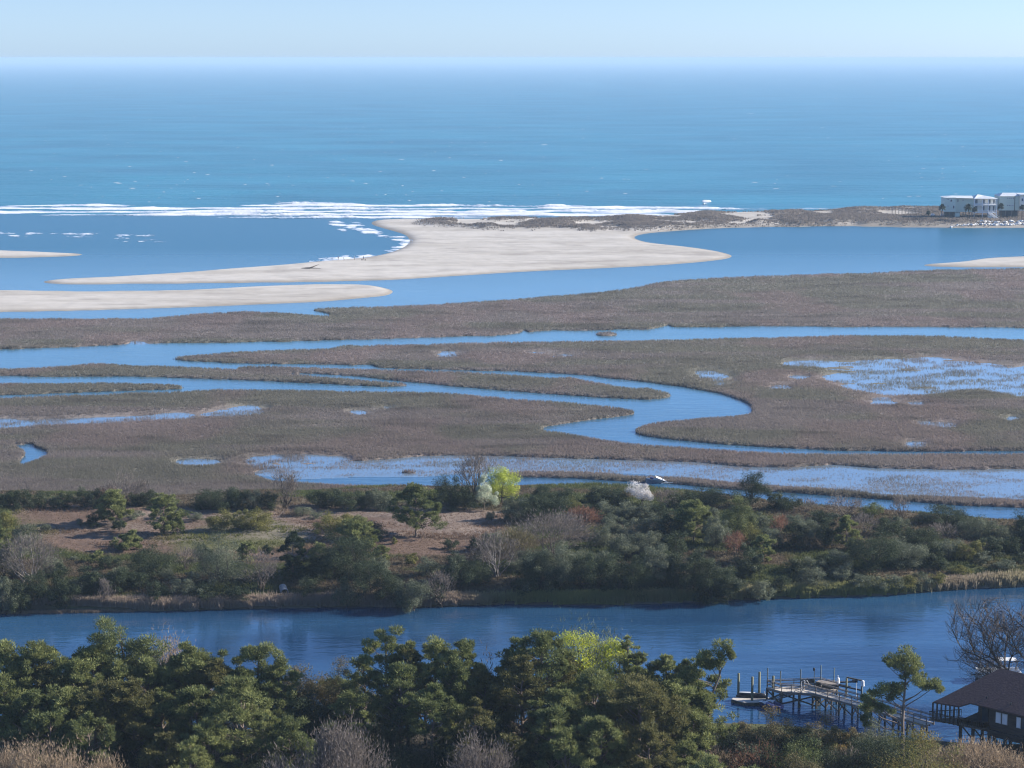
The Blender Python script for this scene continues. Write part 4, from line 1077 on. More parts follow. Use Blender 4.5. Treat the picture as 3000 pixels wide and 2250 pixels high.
# skyline row, left to right
FG = [
 ('pine', r4(40,305), 16, 9, None, None, {}), ('pine', r4(250,312), 16, 9.5, None, None, {}), ('dark', r4(405,352), 13, 4.0, None, None, {}),
 ('pine', r4(600,328), 15.5, 10, None, None, {}),
 ('pine', r4(790,155), 18, 8.5, "tallest round topped pine, standing highest over the left tree line", "tallest round topped pine", dict(dens=2.2, layout=[(-1.2,17,4,2.6),(.8,16.6,4.2,2.6),(-2.2,15,4,2.6),(-3,13.6,3.4,2.2),(1.8,14.8,3.8,2.4),(3.4,13.4,4,2.2),(4.2,12,3.6,2),(1.2,12.6,4,2.4),(-1,12.4,4,2.4),(2,10.6,4,2.2),(-2.4,10.6,3.6,2.2)])),
 ('bare', r4(1065,283), 14, 9, "rounded tan leafless crown showing between the pines behind the tree line", "rounded tan leafless crown", dict(pal='tan', dens=2.0)),
 ('pine', r4(1215,322), 15.5, 8.5, None, None, {}), ('pine', r4(1340,348), 14.5, 7, None, None, {}),
 ('pine', r4(1670,290), 16, 9.5, "open crowned pine with thin forked limbs in the dip of the tree line", "open crowned pine", dict(layout=[(0,15.6,3.6,2),(1.6,15,3.2,1.8),(-1.4,14.2,3,1.8),(-4.2,13.6,3.4,1.6),(-5,12.6,2.6,1.4),(2.8,13.4,3.4,1.8),(3.4,12.2,3,1.6),(-2.4,12,3.4,1.8),(0.8,12,3.6,1.6),(2,10.2,3.8,1.6),(-3,9.4,3.8,1.6),(4,9,3.4,1.4)])),
 ('brown', r4(1890,408), 12, 6.5, None, None, {}), ('brown', r4(2000,372), 13, 7, "tan brown leafy oak left of the flat topped pine", None, {}), ('brown', r4(2140,362), 13.5, 7, None, None, {}),
 ('gold', r4(2100,500), 11, 8, "golden brown oak glowing in the middle left of the tree line", "golden brown oak", {}),
 ('dark', r5(40,382), 12.5, 6, None, None, {}), ('pine', r5(150,372), 13.5, 6, None, None, {}),
 ('pine', r5(290,252), 16.5, 7.5, "flat topped pine with bare forked limbs under its crown", "flat topped pine", dict(layout=[(0,16,4.2,1.8),(-2.6,15.2,3.2,1.4),(1.2,15.2,3.4,1.5),(-3.4,13.8,2.6,1.2),(0.4,13.6,3.8,1.8),(3.4,14.2,3.6,1.8),(5,13.6,3,1.8),(3.6,12.4,3.8,2),(-2.8,11.6,3.4,1.8),(0,11,4,2),(2.4,9.8,4,2)])),
 ('pine', r5(430,312), 15.5, 6, None, None, {}), ('pine', r5(610,298), 15.8, 7.5, None, None, {}), ('pine', r5(765,284), 16, 8, None, None, {}), ('pine', r5(880,408), 13.5, 5, None, None, {}),
 ('bare', r5(970,358), 14, 4.5, "small bare pinkish tree in the gap of the tree line", None, dict(dens=.6, twlen=.7)),
 ('pine', r5(1090,336), 15, 6, None, None, {}), ('pine', r5(1290,234), 17, 10, "broad dark pine left of the yellow green spring tree", "broad dark pine", dict(pal="pine")), ('pine', r5(1180,330), 14.5, 6, None, None, {}),
 ('lime', r5(1530,120), 18, 10.5, "yellow green spring tree rising highest in the middle of the tree line", "yellow green spring tree", {}),
 ('lime', r5(1740,190), 16.5, 9.5, "lower yellow green spring tree right of the taller one", None, {}),
 ('pine', r5(1850,252), 15.5, 4.2, None, None, {}), ('pine', r5(1930,358), 14, 7, None, None, {}), ('pine', r5(2100,392), 13.5, 7, None, None, {}), ('pine', r5(2200,452), 12.5, 5.5, None, None, {}),
 ('pine', r6(130,425), 16, 6, "leaning pine with a wind swept crown left of the dock", "leaning pine", dict(lean=.13, layout=[(0.0,14.7,1.8,1.4),(1.0,14.5,2.2,1.8),(2.1,15.0,2.2,1.6),(3.2,15.1,1.8,1.4),(2.4,14.1,2.4,1.6),(1.0,13.5,2.0,1.0),(-1.8,12.8,2.2,1.4),(-2.4,11.6,2.4,1.6),(-0.8,11.2,2.6,1.4),(-1.4,12.2,1.8,1.2),(1.8,11.2,2.2,1.4),(2.8,10.2,2.4,1.4),(1.6,9.4,2.4,1.4),(-0.2,10.0,2.2,1.2),(-2.0,10.2,2.2,1.6),(0.6,8.6,2.4,1.0)])),
 ('pine', r6(30,540), 13, 6.5, None, None, {}), ('pine', r6(60,690), 11, 6, None, None, {}),
 ('pine', r6(1447,456), 16, 9, "lone slender pine with separate rounded needle clumps in front of the dock", "lone slender pine", dict(dens=.8, layout=[(-0.0,14.9,3.4,1.6),(1.0,14.3,3.0,2.0),(-1.1,14.3,3.0,1.6),(-2.3,14.3,1.6,1.0),(-0.1,13.5,3.0,1.6),(1.8,13.3,2.0,1.8),(0.7,12.9,2.4,1.2),(-1.2,11.6,2.0,1.0),(-2.3,11.4,2.4,1.6),(-2.9,10.6,2.2,1.6),(-1.9,10.4,2.2,1.4),(3.0,11.6,2.2,1.6),(2.3,11.3,1.6,1.2),(3.7,11.4,1.4,1.0),(-4.6,10.4,1.1,0.7),(-3.7,9.4,2.2,1.2),(-4.2,8.6,2.2,1.2),(-2.9,9.0,1.8,1.0),(-4.6,7.8,1.6,1.0)])),
 ('brown', r6(390,848), 9, 5, None, None, {}), ('brown', r6(550,862), 8.5, 7.5, None, None, dict(pal2='gold')), ('brown', r6(770,882), 8.4, 6.5, None, None, dict(pal='dark', pal2='gold')), ('brown', r6(905,884), 8.2, 6, "olive brown oak standing below the dock walkway", None, dict(pal2="yellow")), ('gold', r6(1000,930), 7, 4.5, None, None, {}),
 ('olive', r6(1270,888), 7, 8, "thin grey green shrub at the foot of the lone slender pine", None, dict(dens=.6)), ('dark', r6(1120,1000), 6, 7, None, None, {}),
 ('gold', r6(1570,900), 11, 11, "large glossy gold and green tree in front of the dark brown house", "large gold and green tree", dict(pal='yellow', pal2='gold', dens=1.3)), ('dark', r6(1360,960), 8, 8, None, None, {}),
]
for kd, (px_, py_), h_, w_, lb, lm, kw in FG:
    fg(kd, px_, py_, h_, w_, lb, lm, **kw)
ROW2 = [
 ('pine', r4(110,450),14,9),('pine', r4(310,445),14,9),('pine', r4(520,420),14.5,9),('pine', r4(760,430),14,9),('pine', r4(960,420),14,8),('pine', r4(1130,400),14,9),('pine', r4(1390,430),14,9),('pine', r4(1560,470),13,8),('pine', r4(1800,455),13,8),
 ('dark', r4(1990,590),11,8),('pine', r4(30,560),13,8),('pine', r4(210,620),13,9),('pine', r4(430,600),13,8),('pine', r4(690,560),14,9),('pine', r4(860,560),14,9),('pine', r4(1050,640),12,9),('pine', r4(1270,620),13,8),('pine', r4(1560,555),15,11),('dark', r4(1900,700),10,8),('dark', r4(2130,640),10,9),
 ('pine', r4(330,760),12,8),('dark', r4(120,800),9,8),('pine', r4(560,780),12,8),('pine', r4(1080,880),11,8),('pine', r4(1350,800),12,8),('pine', r4(1880,820),11,8),('dark', r4(800,830),9,7),('dark', r4(1500,960),8,8),('dark', r4(1750,940),8,8),('dark', r4(950,1000),8,7),('pine', r4(1230,950),11,7),('dark', r4(1990,960),8,8),
 ('pine', r5(380,430),14.5,9.5),('pine', r5(590,600),13,9),('pine', r5(740,430),14.5,8),('dark', r5(180,560),11,8),('pine', r5(930,500),13,7),('pine', r5(1170,400),15,10),('pine', r5(1420,610),13,9),('pine', r5(1650,510),13.5,9),('pine', r5(1930,570),14,12),('pine', r5(2150,560),12.5,8),('pine', r5(1480,400),13.5,7),('dark', r5(950,650),11,9),
 ('pine', r5(60,620),12,7),('dark', r5(330,720),10,9),('dark', r5(760,720),10,8),('pine', r5(850,700),12,7),('pine', r5(1360,740),12,8),('dark', r5(1150,780),9,9),('pine', r5(1680,790),12,9),('dark', r5(1850,800),9,7),('dark', r5(640,880),8,8),('dark', r5(950,900),8,9),('pine', r5(1450,880),11,8),('dark', r5(380,930),8,8),('dark', r5(1250,960),7,8),('pine', r5(2000,860),11,8),('dark', r5(1700,980),7,7),('pine', r5(1080,900),10,7),
 ('pine', r6(150,760),11,7),('pine', r6(70,860),10,7),('dark', r6(300,930),8,6),('green', r6(740,1000),8,7.5),('green', r6(640,1060),6.5,6),('olive', r6(420,990),7,7),('dark', r6(620,1000),7,7),('dark', r6(1150,1060),7,9),('dark', r6(950,1080),6.5,7),('dark', r6(1330,1060),7,7),('pine', r6(20,1060),8,6),
]
for kd, (px_, py_), h_, w_ in ROW2:
    kw = {}
    if kd == 'pine' and (int(px_) % 4) == 0: kw = dict(pal='pinegold')
    fg(kd, px_, py_, h_, w_, **kw)
FG3 = [
 ('tan', r4(60,1010),6,6,"low tan twiggy bush in the bottom left corner",None), ('tan', r4(240,950),8,8.5,"pale tan bushy tree at the lower left, left of the other tan bush","tan bushy tree"),('tan', r4(480,1000),7,8,None,None),('tan', r4(680,1040),6,6,None,None),
 ('bare', r4(1880,950),8,7,"grey pink leafless shrub below the pines left of centre",None),('bare', r4(2140,880),8.5,6,None,None),
 ('bare', r5(60,850),9.5,9,"large pale grey leafless tree at the bottom, left of centre","pale grey leafless tree"),('bare', r5(900,880),8,7,None,None),
 ('russet', r6(500,1075),6,8,"russet twiggy shrub at the bottom, left of the green pine",None),('tan', r6(300,1090),5.5,7,None,None),('bare', r6(150,1050),6,7,None,None),
 ('tan', r6(1950,1062),6,10,"wide tan twiggy shrub under the dark brown house","wide tan shrub under the house"),('tan', r6(1700,1120),5,8,None,None),('tan', r6(2180,1080),5.5,8,None,None),('bare', r6(1100,1110),5,7,None,None),('gold', r6(1430,1160),5,7,None,None),
]
for kd, (px_, py_), h_, w_, lb, lm in FG3:
    if px_ < 2000: h_ += 4.0
    fg(kd, px_, py_, h_, w_, lb, lm, dens=2.4) if kd not in ('gold',) else fg(kd, px_, py_, h_, w_, lb, lm)
for k, (x_, t_) in enumerate(((2060,2112),(2110,2122),(2165,2118),(2215,2128),(2265,2112),(2330,2128),(2390,2118),(2440,2132),(2490,2128),(2545,2138),(2600,2142),(2655,2150),(2700,2160))):
    fg(['brown', 'olive', 'brown', 'dark'][k % 4], x_, t_, 3.6, 4.5, None, None)
for k in range(22):
    x_ = 20 + k * 93 + (k * 37) % 31
    fg(['pine', 'brown', 'olive', 'pine', 'dark'][k % 5], x_, 1985 + (k * 53) % 40, 8.5, 7.0)
# sides and lower rows out of the frame's middle: the wood goes on
rg_ = np.random.default_rng(91)
for k in range(44):
    if k < 26:
        side = -1 if k % 2 else 1
        px_ = 1500 + side * rg_.uniform(1530 if side < 0 else 2250, 2300 if side < 0 else 2900); pt = rg_.uniform(1930, 2200)
    else:
        px_ = rg_.uniform(-100, 2500); pt = rg_.uniform(2215, 2330)
    kd = ['pine', 'dark', 'pine', 'brown'][k % 4] if k < 26 else ['dark', 'pine', 'dark', 'brown'][k % 4]
    fg(kd, px_, pt, rg_.uniform(11, 15) if kd == 'pine' else rg_.uniform(6, 9), rg_.uniform(7, 9), dens=.8)

# the large leafless tree behind the house
p = Gp(2975, 1985, 6.0)
bt = empty("large_bare_tree", (p.x + 3.0, p.y + 3, bank_z(p.x, p.y)), "large dark leafless tree spreading behind the dark brown house", "tree")
bare_tree(bt, 16, 16.5, np.random.default_rng(8), levels=6, r0=.42, trunk=.28, spread=1.2, lean=-.12)
bt2 = empty("large_bare_tree", (p.x + 11, p.y + 1, bank_z(p.x, p.y)), "leafless tree at the right edge beside the larger one", "tree")
bare_tree(bt2, 12, 17, np.random.default_rng(15), levels=5, r0=.3, trunk=.3, spread=.9)
# ------------------------------------------------------------------ materials for built things
M['wood'] = mat_noise("weathered_wood", (.16, .135, .115), (.27, .235, .205), 2.5, .85, .3, (1, 1, 4))
M['deck'] = mat_noise("deck_boards", (.40, .36, .31), (.56, .51, .45), 2.0, .85, .3, (3, 3, 1))
M['darkwood'] = mat_noise("dark_wet_wood", (.045, .042, .036), (.10, .09, .072), 2.5, .75, .3, (1, 1, .4))
M['pile'] = mat_noise("treated_pile", (.10, .11, .07), (.19, .185, .12), 2.0, .8, .3, (1, 1, .3))
M['bluepile'] = mat_noise("slim_dark_pile", (.05, .075, .085), (.09, .12, .13), 2.0, .7)
M['white'] = mat_noise("white_plastic", (.68, .69, .70), (.82, .82, .82), 1.2, .5)
M['grey'] = mat_noise("grey_metal", (.22, .24, .27), (.34, .36, .39), 1.5, .45, 0, (1, 1, 1), .5)
M['black'] = mat_noise("black_plastic", (.015, .016, .02), (.04, .042, .048), 2, .5)
M['navy'] = mat_noise("navy_hull", (.03, .035, .10), (.05, .055, .14), 2, .35)
M['violet'] = mat_noise("violet_grey_hull", (.16, .15, .30), (.24, .22, .38), 2, .4)
M['shingle'] = mat_noise("brown_roof_shingles", (.070, .042, .040), (.115, .072, .066), 1.6, .9, .6, (2, 2, 5), bump_scale=1)
M['siding'] = mat_noise("dark_board_siding", (.045, .035, .03), (.085, .068, .058), 2.0, .85, .4, (.3, .3, 8))
M['glass'] = mat_noise("window_glass", (.03, .04, .055), (.07, .09, .12), .6, .12, spec=.6)
M['curtain'] = mat_noise("pale_window_trim", (.50, .50, .48), (.66, .66, .64), 1.5, .7)
M['mint'] = mat_noise("pale_green_siding", (.50, .58, .50), (.58, .65, .57), .8, .8, .2, (.3, .3, 6))
M['cream'] = mat_noise("cream_wall", (.66, .64, .56), (.76, .74, .66), .8, .8)
M['roofwhite'] = mat_noise("pale_metal_roof", (.50, .53, .55), (.60, .63, .65), .5, .5)
M['stone'] = mat_noise("pale_riprap_stone", (.50, .49, .47), (.72, .71, .69), .5, .9, .6)
M['rust'] = mat_noise("corrugated_pipe", (.16, .17, .18), (.30, .31, .32), 3, .6, .3)
M['darkgrey'] = mat_noise("dark_grey", (.05, .055, .06), (.10, .11, .115), .8, .9)

# ------------------------------------------------------------------ dock
def H2(px, py, z): return Gp(px, py, z)
DZ = 2.15
wA = Gp(2367, 2020, DZ); wB = Gp(2725, 2121, DZ)         # walkway centre line
wd = Vector((wB.x - wA.x, wB.y - wA.y, 0)); WL = wd.length; wd.normalize(); wnv = Vector((-wd.y, wd.x, 0))
if wnv.y < 0: wnv = -wnv
dock = empty("wooden_dock", (wA.x, wA.y, 0), "weathered wooden dock with railed walkway and platform reaching into the blue waterway", "dock")
mb = MB()
nb = int(WL / .15)
for i in range(nb):
    c = wA + wd * (i + .5) * WL / nb
    mb.beam(c - wnv * .8, c + wnv * .8, WL / nb - .012, .05)
mb.build("walkway_deck", M['deck'], dock)
mb = MB()
for s_ in (-.78, .78, 0): mb.beam(wA + wnv * s_ + Vector((0, 0, -.16)), wB + wnv * s_ + Vector((0, 0, -.16)), .09, .24)
mb.build("walkway_beams", M['wood'], dock)
for sd in (-1, 1):
    mb = MB(); a0 = wA + wnv * sd * .84
    if sd > 0: a0 = a0 + wd * 1.6
    L_ = (wB + wnv * sd * .84 - a0).length; n = int(round(L_ / 2.0))
    for i in range(n + 1):
        c = a0 + wd * L_ * i / n
        mb.beam(c + Vector((0, 0, -.3)), c + Vector((0, 0, 1.05)), .10, .10, up=wd)
    b0 = a0 + wd * L_
    mb.beam(a0 + Vector((0, 0, 1.08)), b0 + Vector((0, 0, 1.08)), .15, .05)
    mb.beam(a0 + Vector((0, 0, .92)), b0 + Vector((0, 0, .92)), .05, .12)
    mb.beam(a0 + Vector((0, 0, .5)), b0 + Vector((0, 0, .5)), .05, .10)
    mb.build("handrail", M['wood'], dock)
n = int(WL / 2.2)
for i in range(n):
    c = wA + wd * (i + .6) * WL / n
    for sd in (-1, 1):
        MB().tube(c + wnv * sd * .62 + Vector((0, 0, -1.5 - DZ)), c + wnv * sd * .62 + Vector((0, 0, -.1)), .15, .13, 8).build("pile", M['darkwood'], dock, smooth=True)
    b = MB()
    b.beam(c + wnv * .62 + Vector((0, 0, -.35)), c - wnv * .62 + Vector((0, 0, -1.75)), .07, .2)
    b.beam(c - wnv * .62 + Vector((.06, 0, -.35)), c + wnv * .62 + Vector((.06, 0, -1.75)), .07, .2)
    b.beam(c - wnv * .8 + Vector((0, 0, -.32)), c + wnv * .8 + Vector((0, 0, -.32)), .14, .2)
    if i < n - 1:
        c2 = c + wd * WL / n
        b.beam(c + wnv * -.7 + Vector((0, 0, -.4)), c2 + wnv * -.7 + Vector((0, 0, -1.6)), .06, .18)
    b.build("cross_brace", M['wood'] if i % 2 else M['darkwood'], dock)
# platform
plt = [Gp(2247, 2014, DZ), Gp(2404, 2007.5, DZ), Gp(2452, 2019, DZ), Gp(2392, 2032, DZ), Gp(2290, 2026, DZ)]
mb = MB()
c0 = plt[0]; ux = (plt[1] - plt[0]).normalized(); uy = Vector((-ux.y, ux.x, 0))
mb.slab([p + Vector((0, 0, .03)) for p in plt], .09)
mb.build("platform_deck", M['deck'], dock)
mb = MB()
for k in range(5): mb.beam(plt[k] + Vector((0, 0, -.2)), plt[(k + 1) % 5] + Vector((0, 0, -.2)), .1, .3)
mb.build("platform_beams", M['wood'], dock)
for seg in ((0, 1), (1, 2), (0, 4), (4, 3)):
    a, b_ = plt[seg[0]], plt[seg[1]]
    if seg == (4, 3): b_ = a.lerp(b_, .55)
    mb = MB(); n = max(2, int((b_ - a).length / 1.7))
    for i in range(n + 1):
        c = a.lerp(b_, i / n); mb.beam(c + Vector((0, 0, -.3)), c + Vector((0, 0, 1.05)), .09, .09, up=ux)
    for hz_, hh_ in ((1.08, .06), (.9, .12), (.5, .1)): mb.beam(a + Vector((0, 0, hz_)), b_ + Vector((0, 0, hz_)), .09, hh_)
    mb.build("handrail", M['wood'], dock)
for t in [plt[0], plt[4], plt[4].lerp(plt[3], .5), plt[3], plt[2], plt[1], plt[0].lerp(plt[1], .5), plt[0].lerp(plt[1], .25)]:
    MB().tube((t.x, t.y, -1.5), (t.x, t.y, DZ - .1), .16, .14, 8).build("pile", M['darkwood'], dock, smooth=True)
for a, b_ in ((0, 4), (4, 3), (3, 2)):
    b = MB(); p_, q_ = plt[a], plt[b_]
    b.beam((p_.x, p_.y, 1.8), (q_.x, q_.y, .35), .07, .2); b.beam((p_.x, p_.y + .08, .35), (q_.x, q_.y + .08, 1.8), .07, .2)
    b.build("cross_brace", M['darkwood'], dock)
# slim tall posts of the platform
for px_, top, bz in ((2248, 1952, 0), (2286, 1961, 0), (2345, 1960, 1), (2404, 1947, 1), (2443, 1956, 1)):
    base = Gp(px_, 2014 if px_ < 2300 else 2010, DZ)
    hgt = (2012 - top) / 21.6
    MB().tube((base.x, base.y, -1.5), (base.x, base.y, DZ + hgt), .09, .08, 7).build("tall_post", M['bluepile'], dock, smooth=True)
lp = Gp(2385, 2012, DZ)
t_ = MB().tube((lp.x, lp.y, DZ), (lp.x, lp.y, DZ + 2.3), .05, .045, 6)
t_.tube((lp.x, lp.y, DZ + 2.25), (lp.x, lp.y, DZ + 2.45), .10, .05, 8)
lo = empty("lamp_post", (lp.x, lp.y, DZ), "small dark lamp post standing on the dock platform between the tall posts", "lamp post")
MB().tube((lp.x, lp.y, DZ), (lp.x, lp.y, DZ + 2.3), .05, .045, 6).build("post", M['bluepile'], lo)
MB().tube((lp.x - .05, lp.y, DZ + 2.28), (lp.x - .05, lp.y, DZ + 2.62), .12, .17, 8).tube((lp.x - .05, lp.y, DZ + 2.62), (lp.x - .05, lp.y, DZ + 2.74), .18, .04, 8).build("lamp_head", M['black'], lo)
# bench on the platform
bp = Gp(2368, 2013, DZ)
be = empty("bench", (bp.x, bp.y, DZ), "dark wooden bench with a high back on the dock platform", "bench")
MB().box((bp.x, bp.y + .25, DZ + .78), (1.9, .06, .55)).build("backrest", M['darkwood'], be)
MB().box((bp.x, bp.y, DZ + .44), (1.9, .5, .06)).build("seat", M['darkwood'], be)
for sx in (-.85, .85): MB().box((bp.x + sx, bp.y, DZ + .22), (.08, .46, .42)).build("leg", M['darkwood'], be)
# gangway ramp
g0 = Gp(2352, 2023, DZ + .05); g1 = Gp(2271, 2049, .55)
gd = Vector((g1.x - g0.x, g1.y - g0.y, g1.z - g0.z)).normalized(); gs = gd.cross(Vector((0, 0, 1))).normalized()
gw = empty("gangway", (g1.x, g1.y, .5), "grey metal gangway sloping from the dock platform down to the floating dock", "gangway")
MB().beam(g0, g1, 1.0, .08).build("ramp", M['grey'], gw)
for sd in (-1, 1):
    b = MB(); o_ = gs * sd * .5
    b.beam(g0 + o_ + Vector((0, 0, .45)), g1 + o_ + Vector((0, 0, .45)), .05, .05); b.beam(g0 + o_, g1 + o_, .06, .16)
    for k in range(5):
        c = g0.lerp(g1, k / 4) + o_; b.beam(c, c + Vector((0, 0, .45)), .04, .04, up=gd)
    b.build("handrail", M['grey'], gw)
for sd in (-1, 1):
    a = Gp(2352 + sd * 4, 2016, DZ); b = MB()
    b.path([a, a + Vector((0, 0, .95)), a + Vector((.35, -.2, 1.15)), a + Vector((.6, -.3, .7))], [.035] * 4, 6)
    b.build("grab_rail", M['white'], gw)

# floating dock
FZ = .5
fp = [Gp(2143, 2048, FZ), Gp(2158, 2038, FZ), Gp(2246, 2042, FZ), Gp(2287, 2054, FZ), Gp(2268, 2057, FZ), Gp(2182, 2058, FZ)]
fl_ = empty("floating_dock", (fp[0].x + 2.5, fp[0].y, 0), "low square floating dock held by four thick piles left of the platform", "floating dock")
MB().slab(fp, .08).build("deck", M['deck'], fl_)
ctr = sum(fp, Vector()) / 6
MB().slab([ctr + (p_ - ctr) * 1.01 + Vector((0, 0, -.083)) for p_ in fp], .5).build("float", M['darkwood'], fl_)
for px_, pb, pt in ((2163, 2036, 1963), (2203, 2056, 1974), (2224, 2033, 1959), (2264, 2054, 1971)):
    b_ = Gp(px_, pb, 0.3); hgt = (pb - pt) / 21.3
    t = tag
    o = MB().tube((b_.x, b_.y, -1.5), (b_.x, b_.y, hgt), .19, .17, 9).build("mooring_pile", M['pile'], None, smooth=True)
    lab = {2163: "thick green brown pile at the floating dock's far left corner", 2203: "thick pile rising from the near edge of the floating dock", 2224: "thick pile behind the long dark boat cover, middle of the floating dock's far side", 2264: "thick pile at the floating dock's right end beside the gangway foot"}[px_]
    tag(o, lab, "pile", "mooring piles around the floating dock")

def hull(mb_, c, L_, W_, Hh, ang, bow=.35, z=0.0, taper=.55):
    """closed boat hull, flat deck"""
    sec = []; ns = 9; ca, sa = math.cos(ang), math.sin(ang)
    for i in range(ns):
        t = i / (ns - 1)
        wv = W_ / 2 * (1 if t < 1 - bow else max(.03, math.cos((t - 1 + bow) / bow * math.pi / 2) ** .8)) * (.9 + .1 * min(1, t * 4))
        rise = Hh * .25 * max(0, (t - .6) / .4) ** 2
        pts = [(-wv, Hh + rise), (-wv * taper, 0 + rise * .9), (wv * taper, 0 + rise * .9), (wv, Hh + rise)]
        sec.append([(c[0] + (t - .5) * L_ * ca - y_ * sa, c[1] + (t - .5) * L_ * sa + y_ * ca, z + zz) for y_, zz in pts])
    V = [p for s in sec for p in s]; F = []
    for i in range(ns - 1):
        for k in range(4):
            a = i * 4 + k; b = i * 4 + (k + 1) % 4
            F.append((a, b, b + 4, a + 4))
    F += [(3, 2, 1, 0), tuple(range((ns - 1) * 4, ns * 4))]
    mb_.add(V, F); return mb_
# dark covered long boat lying on the far side of the float
bA = Gp(2156, 2041, FZ); bB = Gp(2247, 2044, FZ); cc_ = (bA + bB) / 2; an = math.atan2(bB.y - bA.y, bB.x - bA.x); bl = (bB - bA).length
dg = empty("dinghy", (cc_.x, cc_.y, FZ), "long dark upturned boat with a pale patch lying on the floating dock", "boat")
mb = MB(); n = 12; prof = []
for i in range(n + 1):
    t = i / n; rr = .42 * min(1, (math.sin(math.pi * min(.5, t * 2.2 if t < .25 else .5)) if t < .25 else 1) ** .5 if t > 0 else .25) * (1 if t < .85 else 1 - (t - .85) * 2.2)
    cx_ = cc_ + Vector((math.cos(an), math.sin(an), 0)) * (t - .5) * bl
    prof.append([(cx_.x - math.sin(an) * math.cos(a) * rr, cx_.y + math.cos(an) * math.cos(a) * rr, FZ + .02 + math.sin(a) * rr * 1.5) for a in np.linspace(0, math.pi, 7)])
V = [p for s in prof for p in s]; F = []
for i in range(n):
    for k in range(6): F.append((i * 7 + k, i * 7 + k + 1, (i + 1) * 7 + k + 1, (i + 1) * 7 + k))
F += [tuple(range(7)), tuple(range(n * 7, n * 7 + 7))[::-1]]
mb.add(V, F).build("hull", M['black'], dg)
mb = MB(); ca_, sa_ = math.cos(an), math.sin(an)
pts = []
for i in range(14):
    a = 2 * math.pi * i / 14; lx = math.cos(a) * bl * .26 - bl * .14; ly = math.sin(a) * .17
    pts.append((cc_.x + lx * ca_ - ly * sa_, cc_.y + lx * sa_ + ly * ca_))
mb.prism(pts, FZ + .60, FZ + .70).build("paddle_board", M['white'], dg)
# davit arms
for k, (px_, py_) in enumerate(((2241, 2046), (2251, 2048))):
    a = Gp(px_, py_, FZ)
    MB().path([a + Vector((.45, -.2, 0)), a + Vector((0, .1, .55)), a + Vector((-.05, .1, .95))], [.04] * 3, 6).build("grab_rail", M['white'], fl_)
# two personal watercraft
def watercraft(a, b, label, colr_, seatc):
    c = (a + b) / 2; an = math.atan2(b.y - a.y, b.x - a.x); L_ = (b - a).length
    o = empty("personal_watercraft", (c.x, c.y, 0), label, "watercraft", "watercraft moored at the floating dock")
    hull(MB(), (c.x, c.y), L_, 1.05, .42, an, .4, .05).build("hull", M[colr_], o)
    ca, sa = math.cos(an), math.sin(an)
    def at(lx, ly, z): return Vector((c.x + lx * ca - ly * sa, c.y + lx * sa + ly * ca, z))
    s = MB(); s.beam(at(-.42 * L_, 0, .62), at(.02 * L_, 0, .66), .38, .30); s.build("seat", M[seatc], o, bevel=.08)
    s = MB(); s.beam(at(.0, 0, .66), at(.20 * L_, 0, .80), .55, .30); s.beam(at(.20 * L_, 0, .72), at(.42 * L_, 0, .58), .60, .12); s.build("front_cowl", M['white'], o, bevel=.06)
    s = MB(); s.beam(at(.10 * L_, -.38, 1.0), at(.10 * L_, .38, 1.0), .05, .05); s.beam(at(.10 * L_, 0, .8), at(.08 * L_, 0, 1.0), .12, .08); s.build("handlebar", M['black'], o)
watercraft(Gp(2270, 2078, .2), Gp(2222, 2061, .2), "white and violet watercraft moored nearer the camera, at the near corner of the floating dock", 'navy', 'violet')
watercraft(Gp(2291, 2074, .2), Gp(2246, 2059, .2), "violet grey watercraft moored farther from the camera, nearest the gangway foot", 'violet', 'navy')

# boat lift right of the platform
lift = empty("boat_lift", Gp(2490, 2030, 0), "boat lift frame with white drive covers on its posts, right of the platform", "boat lift")
posts = [(2452, 2033, 1999), (2479, 2040, 1984), (2524, 2050, 1994), (2443, 2030, 1990)]
bases = {}
for px_, pb, pt in posts:
    b_ = Gp(px_, pb, 0); bases[px_] = b_
    h_ = (pb - pt) / 21.5
    MB().tube((b_.x, b_.y, -1.5), (b_.x, b_.y, h_), .16, .14, 8).build("post", M['bluepile'] if px_ != 2479 else M['pile'], lift, smooth=True)
mb = MB(); a = bases[2479]; b_ = bases[2524]
mb.beam((a.x, a.y, 2.75), (b_.x, b_.y, 2.75), .16, .18); mb.build("top_beam", M['darkwood'], lift)
mb = MB(); a = bases[2443]; c_ = bases[2452]
mb.beam((c_.x - .3, c_.y, 1.35), (b_.x, b_.y, 1.35), .16, .2); mb.beam((a.x, a.y, 1.35), (bases[2479].x + .6, bases[2479].y, 1.35), .16, .2)
mb.build("cradle_beam", M['black'], lift)
mb = MB()
mb.beam((c_.x + .2, c_.y + .3, 1.62), (c_.x + 2.6, c_.y + .6, 1.62), .4, .16); mb.beam((c_.x + 2.2, c_.y + .5, 1.72), (c_.x + 2.9, c_.y + .5, 1.72), .5, .36)
mb.build("bunk", M['black'], lift)
for px_ in (2452, 2524):
    b_ = bases[px_]; h_ = 1.6 if px_ == 2452 else 2.0
    s = MB(); s.tube((b_.x + .1, b_.y - .05, h_), (b_.x + .1, b_.y - .05, h_ + .72), .26, .21, 10); s.tube((b_.x + .1, b_.y - .05, h_ + .72), (b_.x + .1, b_.y - .05, h_ + .8), .21, .10, 10)
    s.build("drive_cover", M['white'], lift, smooth=False)
for px_, pb, pt in ((2454, 2016, 1976), (2508, 2040, 1974)):
    b_ = Gp(px_, pb, 1.4)
    MB().tube((b_.x, b_.y, 1.4), (b_.x, b_.y, 1.4 + (pb - pt) / 21.5 * (1 if px_ == 2454 else .62)), .06, .05, 7).build("guide_pole", M['white'], lift)
